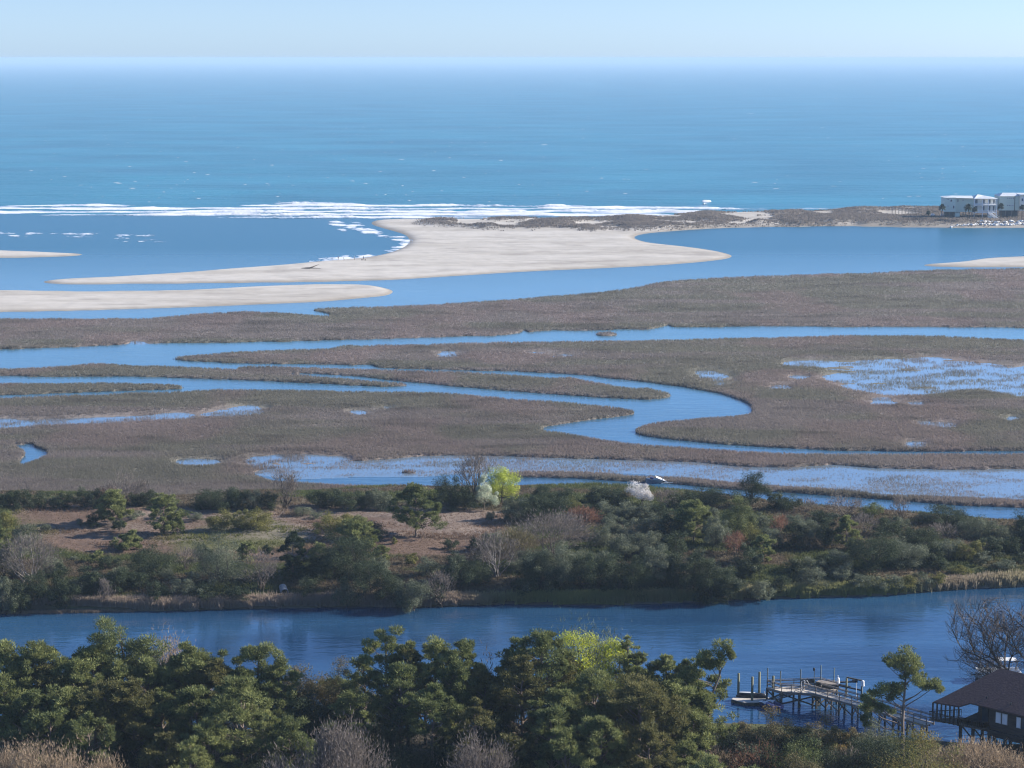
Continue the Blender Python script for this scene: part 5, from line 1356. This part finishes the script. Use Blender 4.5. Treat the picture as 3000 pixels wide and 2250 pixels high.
# dark skiff stored between platform and lift
sk = empty("skiff", Gp(2425, 2022, DZ), "dark covered skiff resting on the platform's right side beside the boat lift", "boat")
c_ = Gp(2425, 2020, DZ)
hull(MB(), (c_.x, c_.y), 3.4, 1.3, .5, math.atan2(-.6, .8), .4, DZ + .25).build("hull", M['darkwood'], sk)
hull(MB(), (c_.x, c_.y), 3.1, 1.1, .18, math.atan2(-.6, .8), .4, DZ + .80, .8).build("cover", M['wood'], sk)

# white lift and canopy on the next dock, seen behind the bare tree
q0 = Gp(2925, 1962, 1.5)
bh = empty("pontoon_boat", (q0.x, q0.y, 0), "white canopied pontoon boat glimpsed behind the large leafless tree", "boat")
for sd in (-1, 1):
    MB().tube((q0.x - 3.0, q0.y + sd * .9, .3), (q0.x + 3.0, q0.y + sd * .9, .3), .32, .32, 10).build("pontoon", M['grey'], bh, smooth=True)
MB().box((q0.x, q0.y, .7), (6.2, 2.5, .12)).build("deck", M['curtain'], bh)
s = MB()
for dx, dy, sx, sy in ((0, -1.2, 6, .06), (0, 1.2, 6, .06), (-3, 0, .06, 2.4), (3, 0, .06, 2.4)): s.box((q0.x + dx, q0.y + dy, 1.1), (sx, sy, .7))
s.build("side_panel", M['white'], bh)
s = MB()
for dx in (-.2, 2.2):
    for dy in (-1.1, 1.1): s.tube((q0.x + dx, q0.y + dy, 1.2), (q0.x + dx + .2, q0.y + dy, 3.0), .04, .04, 6)
s.build("canopy_frame", M['grey'], bh)
MB().box((q0.x + 1.2, q0.y, 3.05), (2.6, 1.7, .08)).build("canopy", M['white'], bh)
MB().tube((q0.x - 2.6, q0.y, .8), (q0.x - 2.6, q0.y, 2.6), .12, .10, 8).build("light_pole", M['white'], bh)

# ------------------------------------------------------------------ dark brown house on piles, lower right
ZE = 7.4
e0 = Gp(2843, 2059, ZE); e1 = Gp(3000, 2097, ZE)
ax = Vector((e1.x - e0.x, e1.y - e0.y, 0)).normalized()          # long axis, toward the right and the camera
inn = Vector((-ax.y, ax.x, 0));
if inn.y < 0: inn = -inn                                          # into the house, away from the camera
tanp = .50
def onroof(px, py):
    """point of the near roof plane seen at (px, py)"""
    u = (px - 1500) / FPX; v = -(py - 1125) / FPX
    d = Vector((u, cP + v * sP, -sP + v * cP)); o = Vector((0, 0, CAM_H))
    nrm = (inn + Vector((0, 0, tanp))).cross(ax).normalized()
    t = (e0 - o).dot(nrm) / d.dot(nrm); return o + d * t
pk = onroof(2931, 1958); pl = onroof(2768, 2040)
rise = pk.z - ZE; half = rise / tanp
HL = 17.0
house = empty("pile_house", (e0.x, e0.y, bank_z(e0.x, e0.y)), "dark brown wooden house on tall piles with a broad brown shingle roof, lower right", "house")
def hp(a, b, z): return e0 + ax * a + inn * b + Vector((0, 0, z - ZE))
pa = (pk - e0).dot(ax); la = (pl - e0).dot(ax); lb_ = (pl - e0).dot(inn)
ll = onroof(2734, 2056); lk = onroof(2809, 2069)
near = [hp(0, 0, ZE), hp(HL, 0, ZE), hp(HL, half, ZE + rise), pk, pl, ll, lk]
mb = MB(); mb.slab(near, .18)
la2 = (pl - e0).dot(ax)
far = [hp(HL, half, ZE + rise), pk, hp(pa - 4.5, 2 * half, ZE), hp(HL, 2 * half, ZE)]
mb.slab(far, .18)
mb.slab([pk, hp(pa - 4.5, 2 * half, ZE), hp(la2 - 1.0, half * 1.2, pl.z - .4), pl], .18)
mb.build("roof", M['shingle'], house)
for k, (px_, py_) in enumerate(((2891, 2046), (2962, 2064))):
    v_ = onroof(px_, py_)
    MB().tube(v_ - Vector((0, 0, .1)), v_ + Vector((0, 0, .28)), .1, .1, 8).build("roof_vent", M['black'], house)
# walls (upper storey between z 4.6 and 7.2), set in from the eave
FZ2 = 4.3
wl = MB()
wa, wb = .6, .55
def wallseg(a0, b0, a1, b1, z0, z1, t=.16):
    p0 = hp(a0, b0, (z0 + z1) / 2); p1 = hp(a1, b1, (z0 + z1) / 2); wl.beam(p0, p1, t, z1 - z0)
wallseg(2.3, .9, HL - .5, .9, FZ2 - .9, ZE - .05 + .35); wallseg(2.3, .9, 2.3, 2 * half - .7, FZ2, ZE + .2); wallseg(2.3, 2 * half - .7, HL - .5, 2 * half - .7, FZ2 - .9, ZE); wallseg(HL - .5, .9, HL - .5, 2 * half - .7, FZ2 - .9, ZE)
wallseg(-.3, 2.6, 2.3, 2.6, FZ2, ZE + 1.0)
wl.build("wall", M['siding'], house)
fl2 = MB().slab([hp(-2.2, .5, FZ2), hp(HL - .5, .5, FZ2), hp(HL - .5, 2 * half - .6, FZ2), hp(-2.2, 2 * half - 1, FZ2)], .32)
fl2.build("floor", M['siding'], house)
pp = [ll, lk]
# porch deck under the roof's left end
l0 = hp((ll - e0).dot(ax) + .2, (ll - e0).dot(inn), FZ2); l1 = hp((lk - e0).dot(ax) + .1, (lk - e0).dot(inn) + .2, FZ2); l2 = hp((pl - e0).dot(ax) + 1, (pl - e0).dot(inn) + 2.5, FZ2)
l0b = Gp(2722, 2106, FZ2)
MB().slab([l0b, hp(-2.2, -.2, FZ2), hp(1.5, .2, FZ2), hp(2.2, 3, FZ2), l2], .22).build("porch_deck", M['wood'], house)
for k, (px_, hh_) in enumerate(((2734, 0), (2752, 0), (2764, 0), (2773, 0), (2785, 0), (2797, 0), (2806, 0))):
    t = k / 6.0; rt = ll.lerp(lk, t)
    base = Vector((rt.x, rt.y + .1, FZ2))
    MB().beam(base, Vector((rt.x, rt.y + .1, rt.z - .1)), .16, .16, up=ax).build("porch_post", M['siding'], house)
def rail(p0, p1, name="porch_railing", hgt=1.0):
    b = MB(); n = int((p1 - p0).length / .22)
    b.beam(p0 + Vector((0, 0, hgt)), p1 + Vector((0, 0, hgt)), .1, .08); b.beam(p0 + Vector((0, 0, .15)), p1 + Vector((0, 0, .15)), .05, .08)
    for i in range(n + 1):
        c = p0.lerp(p1, i / max(1, n)); b.beam(c + Vector((0, 0, .1)), c + Vector((0, 0, hgt)), .05, .05, up=ax)
    b.build(name, M['siding'], house)
r1 = ll.copy(); r1.z = FZ2; r2 = lk.copy(); r2.z = FZ2
rail(l0b, r2 + Vector((0, -.15, 0))); rail(l0b, l2); rail(r2 + Vector((0, -.15, 0)), hp(1.6, -.1, FZ2)); rail(hp(1.6, -.1, FZ2), hp(2.3, .3, FZ2))
# windows of the shaded long wall
def window(a, wdt, z0, z1, curt=True):
    fr = MB(); p0 = hp(a, .80, (z0 + z1) / 2); p1 = hp(a + wdt, .80, (z0 + z1) / 2)
    fr.beam(p0, p1, .06, z1 - z0)
    fo = fr.build("window", M['curtain' if curt else 'glass'], house)
    g_ = MB(); q0_ = hp(a + .08, .76, (z0 + z1) / 2); q1_ = hp(a + wdt - .08, .76, (z0 + z1) / 2); g_.beam(q0_, q1_, .03, z1 - z0 - .16)
    g_.build("pane", M['glass'] if not curt else M['white'], fo)
for a, w_, cu in ((3.2, .75, True), (4.1, .75, True), (6.1, .62, True), (6.85, 1.0, False), (8.0, .62, True), (10.2, .8, False), (12.0, .65, True), (12.8, 1.1, False), (14.1, .65, True)):
    window(a, w_, 5.35, 6.75, cu)
fr = MB(); fr.beam(hp(.3, 2.48, 5.5), hp(1.2, 2.48, 5.5), .06, 2.0); fr.build("door", M['glass'], house)
for a in (-1.8, 0, 2.3, 4.6, 6.9, 9.2, 11.5, 13.8, 16.2):
    for b_ in (.9, half, 2 * half - .8):
        p_ = hp(a, b_, 0)
        MB().beam(Vector((p_.x, p_.y, bank_z(p_.x, p_.y) - .4)), Vector((p_.x, p_.y, FZ2 - .33)), .32, .32, up=ax).build("pile", M['darkwood'], house)
b = MB()
for a in (-1.8, 0, 2.3): b.beam(hp(a, .9, 3.9), hp(a + 2.0, .9, 2.2), .1, .16)
b.build("cross_brace", M['darkwood'], house)
# plain shed roof glimpsed right behind
# ------------------------------------------------------------------ culvert pipe, wreck, driftwood
cpz = on_ground(834, 1742); d_ = Vector((.25, -1, -.12)).normalized()
cv = empty("culvert_pipe", cpz, "round grey culvert pipe mouth poking from the dark bank", "pipe")
mb = MB(); c0_ = cpz + Vector((0, 0, .55)); c1_ = c0_ - d_ * 2.4; aa = d_.cross(Vector((0, 0, 1))).normalized(); bb = aa.cross(d_)
V = []; F = []; n = 18
for (pc, r_) in ((c1_, .52), (c0_, .52), (c0_, .44), (c0_ - d_ * 2.0, .44)):
    for k in range(n):
        t = 2 * math.pi * k / n; V.append(pc + (aa * math.cos(t) + bb * math.sin(t)) * r_ * 1.25)
for s_ in range(3):
    for k in range(n): F.append((s_ * n + k, s_ * n + (k + 1) % n, (s_ + 1) * n + (k + 1) % n, (s_ + 1) * n + k))
mb.add(V, F).build("pipe_wall", M['rust'], cv, smooth=True)
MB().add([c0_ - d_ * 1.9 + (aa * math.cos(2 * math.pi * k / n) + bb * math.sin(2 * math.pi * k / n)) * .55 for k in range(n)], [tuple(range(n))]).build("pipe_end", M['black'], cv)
LMK['island'].append(("culvert pipe", cv))

w0 = Gp(1925, 1414, 0)
wr = empty("grounded_wreck", (w0.x, w0.y, 0), "grounded weathered boat wreck lying tilted at the creek's edge", "boat")
hull(MB(), (w0.x - .6, w0.y), 3.6, 1.9, .95, math.pi * .96, .5, -.15).build("hull", M['grey'], wr)
s = MB(); s.slab([Vector((w0.x - .2, w0.y - .9, 1.25)), Vector((w0.x + 2.6, w0.y - .8, .15)), Vector((w0.x + 2.4, w0.y + .9, .2)), Vector((w0.x - .3, w0.y + .9, 1.35))], .1)
s.build("tilted_deck", M['white'], wr)
s = MB(); s.beam((w0.x - 1.2, w0.y, .7), (w0.x - 1.1, w0.y, 1.2), .9, .7); s.build("cabin", M['navy'], wr, bevel=.05)
s = MB(); s.beam((w0.x + .4, w0.y - .5, .1), (w0.x + 3.2, w0.y - .9, .25), .3, .12); s.beam((w0.x + .8, w0.y - 1.0, .05), (w0.x + 2.2, w0.y - 1.2, .2), .22, .12); s.build("loose_plank", M['cream'], wr)
dw = on_ground(905, 787)
dr = MB(); rr_ = .22
dr.path([dw + Vector((-3.2, 0, .2)), dw + Vector((-1.2, .3, .25)), dw + Vector((.4, 0, .3)), dw + Vector((2.2, 1.2, .9)), dw + Vector((4.0, 2.5, 1.5))], [.1, .26, .3, .2, .07], 6)
dr.path([dw + Vector((.3, 0, .3)), dw + Vector((2.8, -.6, .3)), dw + Vector((5.2, -.9, .2))], [.22, .15, .05], 6)
tag(dr.build("driftwood", M['bark']), "grey driftwood trunk with two arms lying on the sand spit", "driftwood")

# ------------------------------------------------------------------ people on the spit
def person_mat(name, top, low):
    m, nt, out = mat_new(name); N = nt.nodes; L = nt.links
    tc = N.new("ShaderNodeTexCoord"); sp = N.new("ShaderNodeSeparateXYZ"); L.new(tc.outputs["Object"], sp.inputs[0])
    rp = N.new("ShaderNodeValToRGB"); rp.color_ramp.interpolation = 'CONSTANT'
    rp.color_ramp.elements[0].position = 0; rp.color_ramp.elements[0].color = (.25, .15, .11, 1)
    rp.color_ramp.elements[1].position = .04; rp.color_ramp.elements[1].color = (*low, 1)
    for p_, c in ((.54, top), (.86, (.42, .27, .2)), (.955, (.05, .035, .025))):
        e = rp.color_ramp.elements.new(p_); e.color = (*c, 1)
    mp = N.new("ShaderNodeMath"); mp.operation = 'DIVIDE'; mp.inputs[1].default_value = 1.78
    L.new(sp.outputs[2], mp.inputs[0]); L.new(mp.outputs[0], rp.inputs[0])
    p = N.new("ShaderNodeBsdfPrincipled"); p.inputs["Roughness"].default_value = .8; L.new(rp.outputs[0], p.inputs[0]); L.new(p.outputs[0], out.inputs[0])
    return m
def person(px, py, label, top, low, hgt=1.75, stride=.15, face=0.0, bend=0.0, arm=0.0):
    loc = on_ground(px, py)
    k = hgt / 1.75
    s = stride
    J = [(0, 0, .95), (0, bend * .12, 1.15), (0, bend * .3, 1.38), (0, bend * .4, 1.50), (0, bend * .48, 1.62), (0, bend * .52, 1.74),
         (.10, 0, .90), (.11, s, .50), (.11, s * .9, .08), (.11, s + .16, .04),
         (-.10, 0, .90), (-.11, -s, .50), (-.11, -s * 1.5, .08), (-.11, -s * 1.5 + .16, .04),
         (.19, bend * .3, 1.40), (.25, bend * .3 + .05 + arm * .2, 1.14), (.24, bend * .3 + .15 + arm * .4, .90 + arm * .3),
         (-.19, bend * .3, 1.40), (-.25, bend * .3, 1.14), (-.24, bend * .3 + .1, .90)]
    E = [(0, 1), (1, 2), (2, 3), (3, 4), (4, 5), (0, 6), (6, 7), (7, 8), (8, 9), (0, 10), (10, 11), (11, 12), (12, 13), (2, 14), (14, 15), (15, 16), (2, 17), (17, 18), (18, 19)]
    rad = [.15, .13, .16, .06, .09, .085, .10, .065, .045, .035, .10, .065, .045, .035, .06, .045, .035, .06, .045, .035]
    me = bpy.data.meshes.new("person"); me.from_pydata([(x * k, y * k, z * k) for x, y, z in J], E, [])
    o = link("person", me, person_mat("clothes_and_skin", top, low), None, label, "person", "people on the sand spit")
    o.location = loc; o.rotation_euler = (0, 0, face)
    md = o.modifiers.new("skin", 'SKIN'); md.use_smooth_shade = True
    for v, r_ in zip(me.skin_vertices[0].data, rad): v.radius = (r_ * k, r_ * k * .85)
    me.skin_vertices[0].data[0].use_root = True
    o.modifiers.new("sub", 'SUBSURF').levels = 1
    return o
person(973, 763, "slim person in dark clothes, leftmost of the group at the water's edge", (.04, .05, .08), (.03, .03, .04), 1.6, .05, 1.2)
person(991, 762, "tall person in dark clothes standing second from left at the water's edge", (.03, .04, .08), (.16, .12, .10), 1.85, .04, .4)
person(1008, 763, "person bending forward toward the wash, third from left", (.10, .11, .14), (.12, .11, .10), 1.5, .12, 1.6, 1.2)
person(1038, 761.5, "person in grey standing alone, second from right of the group", (.14, .13, .13), (.05, .07, .06), 1.8, .1, 1.4)
person(1065, 761.5, "tall person in dark brown standing beside the crouching figure, rightmost", (.05, .045, .07), (.06, .045, .05), 1.85, .08, -1.2)
def bag(px, py, lab, c, nm="beach_bag"):
    l = on_ground(px, py); s = MB(); s.box((l.x, l.y, l.z + .2), (.55, .35, .38))
    o = s.build(nm, mat_noise("bag_cloth", c, tuple(min(1, v * 1.4) for v in c), 2, .9), bevel=.08); tag(o, lab, "bag")
    MB().path([(l.x - .15, l.y, l.z + .38), (l.x - .08, l.y, l.z + .55), (l.x + .08, l.y, l.z + .55), (l.x + .15, l.y, l.z + .38)], [.02] * 4, 5).build("handle", M['black'], o)
bag(1060.5, 762.5, "dark low bag on the sand just left of the rightmost person", (.05, .05, .06))
bag(1070, 762.8, "small greenish bag on the sand right of the rightmost person", (.10, .11, .04))

# ------------------------------------------------------------------ beach houses at the far right
hz0 = 2.4
def bx(x0, x1, y0, y1, z0, z1, mb_): mb_.box(((x0 + x1) / 2, (y0 + y1) / 2, (z0 + z1) / 2), (x1 - x0, y1 - y0, z1 - z0)); return mb_
b0_ = Gp(2768, 638, hz0); SC = (b0_.y * cP + CAM_H * sP) / FPX       # metres per photo pixel there
ZS = SC
def fx_(px): return b0_.x + (px - 2768) * SC
def fz_(py): return hz0 + (638 - py) * ZS
Y0 = b0_.y
bhse = empty("beach_house", (fx_(2845), Y0, hz0), "pale green raised beach house with stacked white porches beside the sea", "house")
m_ = MB(); bx(fx_(2768), fx_(2800), Y0 + 1, Y0 + 11, fz_(621), fz_(579), m_); bx(fx_(2800), fx_(2853), Y0 + 3, Y0 + 13, fz_(622), fz_(581), m_); m_.build("wall", M['mint'], bhse)
m_ = MB(); bx(fx_(2853), fx_(2919), Y0 + 3.2, Y0 + 12, fz_(621), fz_(583), m_); m_.build("porch_wall", M['cream'], bhse)
m_ = MB(); x0, x1 = fx_(2767), fx_(2853.5)
m_.add([(x0 - .4, Y0 + .4, fz_(579.5)), (x1, Y0 + .4, fz_(581.5)), (x1, Y0 + 13.6, fz_(581.5)), (x0 - .4, Y0 + 13.6, fz_(579.5)), (x0 + 5, Y0 + 7, fz_(575.5)), (x1, Y0 + 7, fz_(576))],
       [(0, 1, 5, 4), (3, 4, 5, 2), (0, 4, 3), (1, 2, 5), (0, 3, 2, 1)])
x0, x1 = fx_(2851), fx_(2921.5); zc = fz_(582); xm = fx_(2868)
m_.add([(x0, Y0 - .8, zc), (x1, Y0 - .8, zc), (x1, Y0 + 13, zc), (x0, Y0 + 13, zc), (xm, Y0 + 5, fz_(571)), (fx_(2885), Y0 + 5, fz_(574.5))], [(0, 1, 5, 4), (3, 4, 5, 2), (0, 4, 3), (1, 2, 5), (0, 3, 2, 1)])
m_.build("roof", M['roofwhite'], bhse)
for zz in (fz_(622.5), fz_(601)):
    m_ = MB(); bx(fx_(2852), fx_(2920), Y0 - .3, Y0 + 3.2, zz - .18, zz + .18, m_); m_.build("porch_floor", M['white'], bhse)
    m_ = MB(); m_.beam((fx_(2852.5), Y0 - .2, zz + 1.15), (fx_(2919.5), Y0 - .2, zz + 1.15), .1, .1)
    n = 44
    for i in range(n): xx = fx_(2852.5) + (fx_(2919.5) - fx_(2852.5)) * i / (n - 1); m_.beam((xx, Y0 - .2, zz), (xx, Y0 - .2, zz + 1.1), .07, .07, up=Vector((1, 0, 0)))
    m_.build("porch_railing", M['white'], bhse)
for px_ in (2853.5, 2877, 2894, 2918.5):
    MB().beam((fx_(px_), Y0 - .2, hz0 - .3), (fx_(px_), Y0 - .2, fz_(582)), .34, .34, up=Vector((1, 0, 0))).build("porch_post", M['white'], bhse)
def bwin(px0, px1, py0, py1, yy, par, mat='glass'):
    fo = bx(fx_(px0) - .1, fx_(px1) + .1, yy - .08, yy, fz_(py1) - .1, fz_(py0) + .1, MB()).build("window", M['white'], par)
    bx(fx_(px0), fx_(px1), yy - .12, yy - .081, fz_(py1), fz_(py0), MB()).build("pane", M[mat], fo)
for w_ in ((2784, 2788.5, 585, 591), (2792, 2796, 603, 611)): bwin(*w_, Y0 + 1, bhse)
for w_ in ((2775, 2779, 603, 605), (2775, 2779, 584, 585.5)): bwin(*w_, Y0 + 1, bhse)
for w_ in ((2807, 2809.5, 585, 593), (2822, 2824, 586, 590)): bwin(*w_, Y0 + 3, bhse)
for x0_, x1_ in ((2858, 2866), (2880, 2887), (2898, 2904), (2912, 2916)):
    bwin(x0_, x1_, 586, 598, Y0 + 3.2, bhse); bwin(x0_, x1_, 605, 619, Y0 + 3.2, bhse)
for px_ in (2770, 2784, 2799, 2815, 2833, 2851, 2866, 2905):
    for yy in (Y0 + 3.5, Y0 + 10): MB().beam((fx_(px_), yy, hz0 - .4), (fx_(px_), yy, fz_(621.5)), .4, .4, up=Vector((1, 0, 0))).build("pile", M['wood'], bhse)
bx(fx_(2802), fx_(2815), Y0 + 3.2, Y0 + 8, hz0 - .2, fz_(624), MB()).build("ground_room", M['mint'], bhse)
bx(fx_(2772), fx_(2800), Y0 + 5.2, Y0 + 5.5, hz0 - .2, fz_(622), MB()).build("dark_screen", M['darkgrey'], bhse)  # plain dark sheet set back between the piles under the house
m_ = MB(); st0 = Vector((fx_(2896), Y0 - .4, fz_(622))); st1 = Vector((fx_(2913), Y0 - 7, hz0))
for i in range(13):
    c = st0.lerp(st1, (i + .5) / 13); m_.box((c.x, c.y, c.z), (2.2, .55, .12))
for sx in (-1.1, 1.1):
    m_.beam(st0 + Vector((sx, 0, -.1)), st1 + Vector((sx, 0, -.1)), .1, .3); m_.beam(st0 + Vector((sx, 0, 1)), st1 + Vector((sx, 0, 1)), .1, .12)
m_.build("stairs", M['white'], bhse)
bx(fx_(2888), fx_(2900), Y0 - 4.2, Y0 - 3.8, hz0 - .2, fz_(630), MB()).build("stair_screen", M['cream'], bhse)
h2 = empty("beach_house", (fx_(2960), Y0 + 6, hz0), "second pale green raised house at the right edge of the photograph", "house")
m_ = MB(); bx(fx_(2934), fx_(2992), Y0 + 6, Y0 + 18, fz_(619), fz_(577), m_); m_.build("wall", M['mint'], h2)
m_ = MB(); bx(fx_(2992.2), fx_(3030), Y0 + 4, Y0 + 16, fz_(619), fz_(573), m_); m_.build("porch_wall", M['cream'], h2)
bwin(2996, 3001, 583, 591, Y0 + 4, h2); bwin(2996, 3001, 603, 611, Y0 + 4, h2)
m_ = MB(); x0, x1 = fx_(2932), fx_(2993)
m_.add([(x0, Y0 + 5, fz_(577)), (x1, Y0 + 5, fz_(577)), (x1, Y0 + 19, fz_(577)), (x0, Y0 + 19, fz_(577)), (fx_(2950), Y0 + 12, fz_(569)), (fx_(2985), Y0 + 12, fz_(569))], [(0, 1, 5, 4), (3, 4, 5, 2), (0, 4, 3), (1, 2, 5), (0, 3, 2, 1)])
bx(fx_(2991), fx_(3032), Y0 + 3, Y0 + 17, fz_(573), fz_(571), m_); m_.build("roof", M['roofwhite'], h2)
for r_ in (581.5, 602.5):
    for px_ in (2956.5, 2962, 2967, 2973): bwin(px_, px_ + 2.2, r_, r_ + 3, Y0 + 6, h2)
bx(fx_(2978), fx_(2979.5), Y0 + 5.7, Y0 + 5.99, fz_(619), fz_(577.5), MB()).build("downspout", M['darkgrey'], h2)
bx(fx_(2936), fx_(2990), Y0 + 8, Y0 + 8.4, hz0 - .2, fz_(619.4), MB()).build("dark_screen", M['darkgrey'], h2)  # plain dark sheet under the second house
for px_ in (2936, 2954, 2972, 2990): MB().beam((fx_(px_), Y0 + 6.6, hz0 - .4), (fx_(px_), Y0 + 6.6, fz_(619)), .4, .4, up=Vector((1, 0, 0))).build("pile", M['wood'], h2)

# palms and bushes by the beach houses
def palm(px, pb, pt, w, label):
    l = Gp(px, pb, hz0); hgt = (pb - pt) * SC; rng = np.random.default_rng(int(px))
    o = empty("palm_tree", (l.x, l.y - 1, hz0), label, "palm tree", "palms by the beach houses"); O = Vector(o.location)
    MB().path([O, O + Vector((.1, 0, hgt * .5)), O + Vector((0, 0, hgt * .8))], [.2, .17, .16], 7).build("trunk", M['bark'], o)
    R_ = w * SC * .62; V = []; cols = []
    for k in range(170):
        a = rng.uniform(0, 6.28); el = rng.uniform(-.7, 1.3); d = np.array([math.cos(a) * math.cos(el), math.sin(a) * math.cos(el), math.sin(el)])
        s = np.array([-math.sin(a), math.cos(a), 0]); c = np.array(O) + np.array([0, 0, hgt * .8]); ln_ = R_ * rng.uniform(.7, 1.1)
        tip = c + d * ln_ + np.array([0, 0, -.25 * ln_]); md = c + d * ln_ * .6 + np.array([0, 0, .05])
        V += [c, md - s * .36, md + s * .36, tip]; cols += [(.03, .045, .025)] * 4
    V = np.array(V) - np.array(O); n = len(V) // 4; b = np.arange(n)[:, None] * 4
    F = np.concatenate([b + np.array([[0, 1, 2]]), b + np.array([[1, 3, 2]])])
    link("crown", new_mesh("crown", V, F, 3, np.array(cols) * rng.uniform(.7, 1.4, (len(V), 1))), M['leaf'], o)
palm(2758, 642, 598, 22, "small palm left of the porch house, standing against its green wall's left edge")
palm(2834, 644, 598, 26, "broad dark palm in front of the porch house's middle")
palm(2853, 646, 606, 18, "slim palm in front of the porch house's left porch post")
palm(2930, 640, 594, 20, "palm between the two pale green beach houses")
palm(2992, 645, 598, 18, "palm in front of the second house at the right edge")
palm(2718, 640, 618, 14, "lowest palm, standing alone left of the white parked things")
for k, (px_, lab) in enumerate(((2733, "white covered beach cart left of the porch house"), (2762, "white covered cart under the palm left of the porch house"))):
    l = Gp(px_, 634, hz0); o = empty("beach_cart", (l.x, l.y, hz0), lab, "cart")
    MB().box((l.x, l.y, hz0 + .75), (2.2, 1.3, .7)).build("body", M['white'], o, bevel=.15)
    MB().box((l.x - .2, l.y, hz0 + 1.6), (1.5, 1.2, .1)).beam((l.x - .8, l.y, hz0 + 1), (l.x - .8, l.y, hz0 + 1.6), .06, .06).beam((l.x + .4, l.y, hz0 + 1), (l.x + .4, l.y, hz0 + 1.6), .06, .06).build("canopy", M['white'], o)
    for sx in (-.7, .7):
        MB().tube((l.x + sx, l.y - .75, hz0 + .35), (l.x + sx, l.y - .6, hz0 + .35), .35, .35, 10).build("wheel", M['black'], o)
# dune walkover
a = Gp(2614, 613, 3.4); b_ = Gp(2692, 624, 3.4)
dwk = empty("boardwalk", (a.x, a.y, 2), "weathered boardwalk with rails crossing the dunes left of the beach houses", "boardwalk")
mb = MB(); mb.beam(a, b_, 1.6, .15).build("deck", M['wood'], dwk)
for sd in (-.8, .8):
    r_ = MB()
    for hz_ in (1.1, .6): r_.beam(a + Vector((0, sd, hz_)), b_ + Vector((0, sd, hz_)), .09, .12)
    for i in range(9): c = a.lerp(b_, i / 8) + Vector((0, sd, 0)); r_.beam(c + Vector((0, 0, -3)), c + Vector((0, 0, 1.15)), .14, .14, up=Vector((1, 0, 0)))
    r_.build("railing", M['wood'], dwk)

# riprap of pale stones: every stone a thing
rng = np.random.default_rng(33)
protos = []
def rock_mesh(seed):
    r2 = np.random.default_rng(seed); bm_ = []
    import bmesh
    bm = bmesh.new(); bmesh.ops.create_icosphere(bm, subdivisions=2, radius=1)
    for v in bm.verts:
        n_ = v.co.copy(); k = 1 + .22 * math.sin(n_.x * 3.1 + seed) + .18 * math.cos(n_.y * 4.3 + seed * 2) + r2.uniform(-.08, .08)
        v.co = Vector((n_.x * k, n_.y * k * .8, max(-.45, n_.z * k * .62)))
    me = bpy.data.meshes.new("riprap_stone"); bm.to_mesh(me); bm.free(); me.materials.append(M['stone']); return me
rm = [rock_mesh(s) for s in (3, 9, 14, 22)]
px_ = 2786.0; k = 0
while px_ < 3060:
    for row in range(2):
        if row == 1 and (px_ < 2866 or rng.random() < .25): continue
        py_ = (662 - 3.2 * row) - (px_ - 2786) * .012 + rng.uniform(-.8, .8) + (0 if px_ > 2800 else 1)
        l = on_ground(px_ + rng.uniform(-1, 1), py_ + 8.5); l.z = max(l.z, 0) + .3
        s = rng.uniform(.6, 1.15) * (.75 if px_ < 2870 else 1)
        o = link("riprap_stone", rm[k % 4], None, None, None, "stone", "pale stones of the shore revetment")
        o.location = (l.x, l.y, l.z); o.scale = (s * 1.25, s, s); o.rotation_euler = (0, 0, rng.uniform(0, 6.28))
        tag(o, "pale boulder of the stone revetment in front of the beach houses"); k += 1
    px_ += rng.uniform(4.2, 6.5)

# ------------------------------------------------------------------ labels that tell each tree and shrub apart
ORD = ["nearest", "second", "third", "fourth", "fifth", "sixth", "seventh", "eighth", "ninth", "tenth", "eleventh", "twelfth"] + ["%dth" % n for n in range(13, 60)]
buckets = {}
LMK['bank'].append(("dark brown house", house)); LMK['bank'].append(("wooden dock", dock))
LMK['island'].append(("grounded wreck", wr))
for o, words, zone, kw in REG:
    p_ = Vector(o.location); best = None
    for nm_, lo_ in LMK[zone]:
        d_ = lo_.location - p_; dist = math.hypot(d_.x, d_.y)
        if best is None or dist < best[0]: best = (dist, nm_, lo_)
    dist, nm_, lo_ = best
    dx, dy = p_.x - lo_.location.x, p_.y - lo_.location.y
    if abs(dx) > abs(dy): rel = "left of" if dx < 0 else "right of"
    else: rel = "in front of" if dy < 0 else "behind"
    buckets.setdefault((words, rel, nm_), []).append((dist, o))
for (words, rel, nm_), lst in buckets.items():
    lst.sort(key=lambda t: t[0])
    for i, (d_, o) in enumerate(lst):
        o['label'] = (f"{words} {rel} the {nm_}" if len(lst) == 1 else f"{words}, {ORD[i]} {rel} the {nm_}")
        o['group'] = {'evergreen_shrub': 'evergreen shrubs of the island thicket', 'olive_green_shrub': 'grey green shrubs of the island thicket',
                      'pine_tree': 'pines', 'bare_tree': 'leafless trees'}.get(o.name.split('.')[0], o.name.split('.')[0].replace('_', ' ') + 's')
HAZE = 0.00009
# ------------------------------------------------------------------ haze
hb = MB().prism([(-130000, -600), (130000, -600), (130000, 160000), (-130000, 160000)], -2.7, 90.0)
m, nt, out = mat_new("sea_haze")
vp = nt.nodes.new("ShaderNodeVolumePrincipled")
vp.inputs["Color"].default_value = (0.48, 0.63, 0.79, 1)
vp.inputs["Density"].default_value = HAZE
vp.inputs["Anisotropy"].default_value = 0.0
nt.links.new(vp.outputs[0], out.inputs["Volume"])
hb.build("haze", m, kind='stuff', label="pale blue sea haze over the whole coast", cat="haze")
